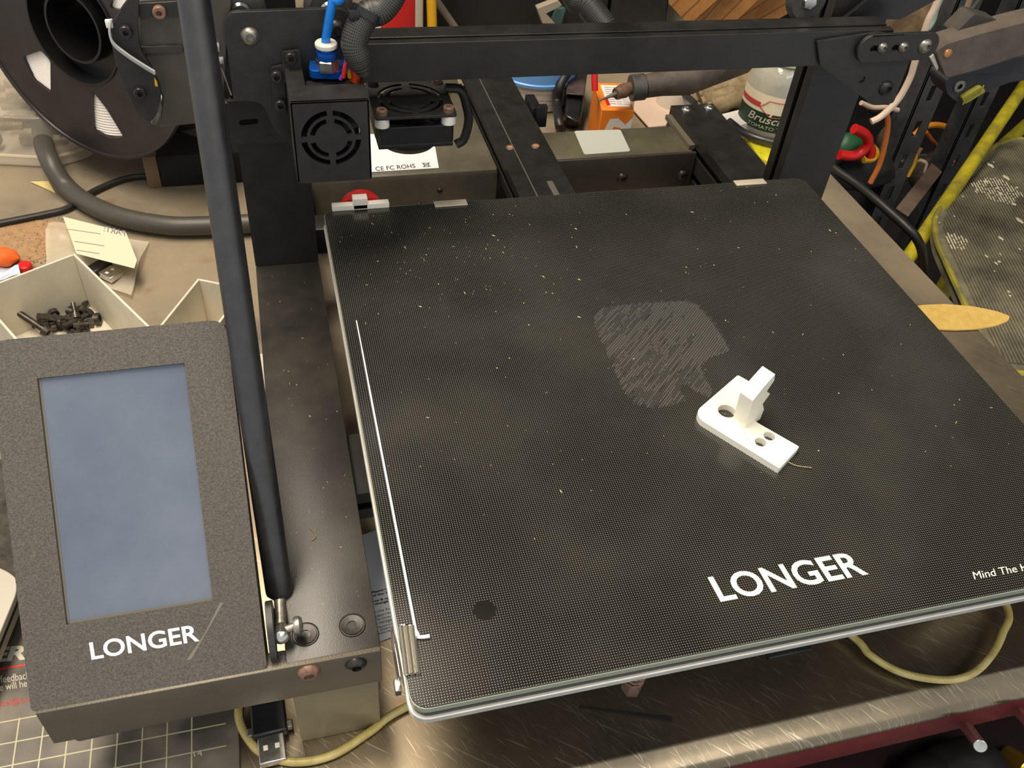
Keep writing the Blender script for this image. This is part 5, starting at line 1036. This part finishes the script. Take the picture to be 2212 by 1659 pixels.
for i, (p, q, r_, c_) in enumerate((((1930, 400), (1990, 320), 3, M_brown), ((1960, 380), (1975, 330), 4, M_yell), ((1985, 345), (1998, 372), 3, M_cream), ((1945, 350), (2000, 335), 2.5, M_dgrey))):
    solo('wire_end', MB().tube([at(*p, y=860), at((p[0] + q[0]) / 2 + 8, (p[1] + q[1]) / 2 - 6, y=860), at(*q, y=860)], r_, 8, smooth=5), c_, ['brown cord end curling across the dark heap', 'yellow cord end standing in the dark heap', 'cream wire end at the right of the dark heap', 'dark grey wire end lying across the dark heap'][i], 'wire')
solo('metal_strap', MB().hexa([V(p) for p in (at(1935, 450, z=-230), at(1962, 468, z=-230), at(2075, 320, z=-280), at(2055, 300, z=-280), at(1935, 450, z=-227), at(1962, 468, z=-227), at(2075, 320, z=-277), at(2055, 300, z=-277))]), mat('dusty_strap', (120, 102, 88), .6, rgb2=(96, 80, 68), vs=40), 'dusty brown flat bar sloping down beside the bench edge', 'bar', bevel=.5)
# dusty folding tool arm with rivet
ar = thing('tool_arm', 'dusty grey-brown tool handle with a copper rivet at the right edge', 'tool handle', at(2060, 120, y=500))
ya = 470
part('arm', MB().slab(roundpoly(ats([(2022, 112), (2040, 97), (2110, 75), (2212, 48), (2330, 20), (2330, 90), (2212, 118), (2120, 148), (2044, 170)], y=ya), 6), (0, 22, 0)), mat('dusty_arm', (104, 94, 84), .6, rgb2=(84, 75, 66), vs=40, bump=.3, bs=500), ar, bevel=3)
part('rivet', MB().lathe(at(2047, 115, y=ya), (0, -1, 0), [(0, 0), (3.8, 0), (3.4, 1.2), (0, 2)], 20), mat('copper', (205, 150, 95), .4, metal=.6), ar, 'copper rivet')
part('hinge', MB().slab(roundpoly(ats([(2060, 75), (2105, 30), (2160, 45), (2150, 62), (2110, 72)], y=ya + 14), 3), (0, 18, 0)), mat('arm_dark', (58, 58, 58), .6, rgb2=(80, 72, 60), vs=40), ar, bevel=2)
part('blade_edge', MB().slab(ats([(2010, 125), (2018, 118), (2028, 145), (2024, 152)], y=ya + 4), (0, 3, 0)), M_alu, ar)
# dark clamp with yellow grip
cl = thing('bar_clamp', 'blue-black clamp jaw with yellow grip under the dusty handle', 'clamp', at(2080, 190, y=520))
part('jaw', MB().slab(roundpoly(ats([(2040, 170), (2080, 162), (2160, 135), (2330, 90), (2330, 160), (2180, 178), (2130, 200), (2070, 222), (2045, 205)], y=520), 8), (0, 26, 0)), mat('blue_black', (34, 37, 46), .5, rgb2=(54, 54, 60), vs=30), cl, bevel=3)
part('pivot', MB().lathe(at(2071, 185, y=520), (0, -1, 0), [(2.5, 0), (5.5, 0), (5.5, 2), (2.5, 2)], 20), M_steel, cl)
part('grip', MB().slab(roundpoly(ats([(2078, 212), (2122, 186), (2130, 198), (2086, 225)], y=515), 3), (0, 14, 0)), mat('grip_yellow', (165, 160, 60), .6), cl, 'ribbed yellow grip', bevel=1.5)
gr = MB()
for k in range(9):
    p = at(2084 + 4.6 * k, 216 - 2.9 * k, y=514.6); gr.box(p - V((.5, .6, 4.5)), p + V((.5, .2, 4)))
part('grip_ribs', gr, MATS['grip_yellow'], cl, kind='stuff')
# step stool with yellow frame and ribbed treads
sz = -200.0
st = thing('step_stool', 'yellow tubular step stool with paint-spattered ribbed grey tread right of the bench', 'step stool', (760, 520, -1000))
TP = ats([(2152, 312), (2046, 418), (2017, 478), (2026, 525)], z=sz); xL = TP[2].x
low = at(2092, 672, z=sz)
tread = [TP[0] + V((40, 12, 0)), TP[0], TP[1], TP[2], TP[3], low, low + (low - TP[3]) * .75, V((900, 215, sz)), V((960, 640, sz))]
tr_ = roundpoly(tread, [10, 12, 14, 14, 10, 4, 20, 25, 25])
M_tread = mat('tread_rubber', (128, 123, 100), .75, rgb2=(84, 80, 68), vs=26, bump=.3, bs=400)
part('tread', MB().slab(tr_, (0, 0, -14)), M_tread, st, 'grey ribbed step tread')
part('tread_edge', MB().tube([p + V((0, 0, -1)) for p in tr_ + tr_[:1]], 3.2, 8), mat('faded_yellow', (158, 146, 52), .6, rgb2=(112, 108, 66), vs=40), st, 'faded yellow lip around the tread')
T2 = [p.xy for p in tr_]
def in2(p):
    c = False; n = len(T2)
    for i in range(n):
        a_, b_ = T2[i], T2[(i + 1) % n]
        if (a_.y > p[1]) != (b_.y > p[1]) and p[0] < (b_.x - a_.x) * (p[1] - a_.y) / (b_.y - a_.y) + a_.x: c = not c
    return c
rd = (low - TP[3]).normalized(); rn = V((-rd.y, rd.x, 0)); rbm = MB(); rbw = MB(); k = -400
mid = V((750, 430, sz)); MW = [(at(2150, 412, z=sz), 27), (at(2052, 520, z=sz), 16)]
for k in range(-88, 88):
    run = None
    for j in range(-130, 131):
        p = mid + rn * (k * 3.3) + rd * (j * 2.5); on = in2(p) and in2(p + rn * 9) and in2(p - rn * 9) and in2(p + rd * 12) and in2(p - rd * 12)
        if on and run is None: run = p
        if run is not None and not on:
            w_ = rn * 1.0; z_ = V((0, 0, 2)); rbm.hexa([run - w_, p - w_, p + w_, run + w_, run - w_ * .7 + z_, p - w_ * .7 + z_, p + w_ * .7 + z_, run + w_ * .7 + z_]); run = None
        if on:
            for c_, r_ in MW:
                dd2 = (p - c_).length
                if dd2 < r_ * (1 + .35 * noise.noise(p * .05)) and random.random() < .8 + .0 * dd2:
                    w_ = rn * .8; z_ = V((0, 0, 2.1)); q = p + rd * 2.5; rbw.quad([p - w_ + z_, q - w_ + z_, q + w_ + z_, p + w_ + z_])
for i in range(150):
    p = V((random.uniform(640, 950), random.uniform(250, 640), sz + 2.1))
    if in2(p): blob(rbw, p, random.choice((1, 1.4, 2, 3)), (1, random.choice((1, 2.2)), .25), i, 1)
part('tread_ribs', rbm, M_tread, st, kind='stuff')
part('paint_spatter', rbw, mat('dried_paint', (205, 196, 170), .7), st, 'cream paint spatter over the ribs', kind='stuff')
for (p, q, za, zb_, r_, nm) in (((2216, 180), (1992, 512), -150, -215, 7.5, 'frame_tube'), ((2210, 275), (2150, 330), -225, -235, 8, 'frame_knuckle'), ((2150, 700), (2240, 620), -240, -240, 9, 'frame_tube'), ((2180, 735), (2260, 660), -300, -300, 12, 'frame_tube')):
    a_, b_ = at(*p, z=za), at(*q, z=zb_); d = (a_ - b_).normalized()
    part(nm, MB().cyl(b_ - d * (60 if r_ == 7.5 else 0), a_ + d * (60 if r_ == 7.5 else 10), r_, 20), M_yelp, st)
for x, y in ((730, 260), (940, 260), (800, 600), (960, 600)):
    part('leg', MB().cyl((x, y, sz - 14), (x + (x - 810) * .15, y + (y - 430) * .2, -1000), 11, 16), M_yelp, st)
solo('cardboard_box', MB().box((545, 330, -520), (640, 520, -330), 2), M_brown, 'brown cardboard box low between bench and step stool', 'box')
solo('edge_hose', MB().tube([at(1790, 355, z=ZB + 4), at(1812, 372, z=ZB + 4), at(1850, 398, z=ZB + 4), at(1890, 430, z=ZB + 4), at(1930, 465, z=ZB + 2), at(1958, 490, z=ZB), at(1978, 512, z=ZB - 6), at(1992, 545, z=ZB - 30), at(1995, 600, z=ZB - 90)], 4.2, 14, smooth=8), M_rubber, 'black hose following the back right edge of the bench', 'hose')
# clean up the helper keys
for o in bpy.data.objects:
    if '_b' in o: del o['_b']
if 'spot' in M_glass: del M_glass['spot']
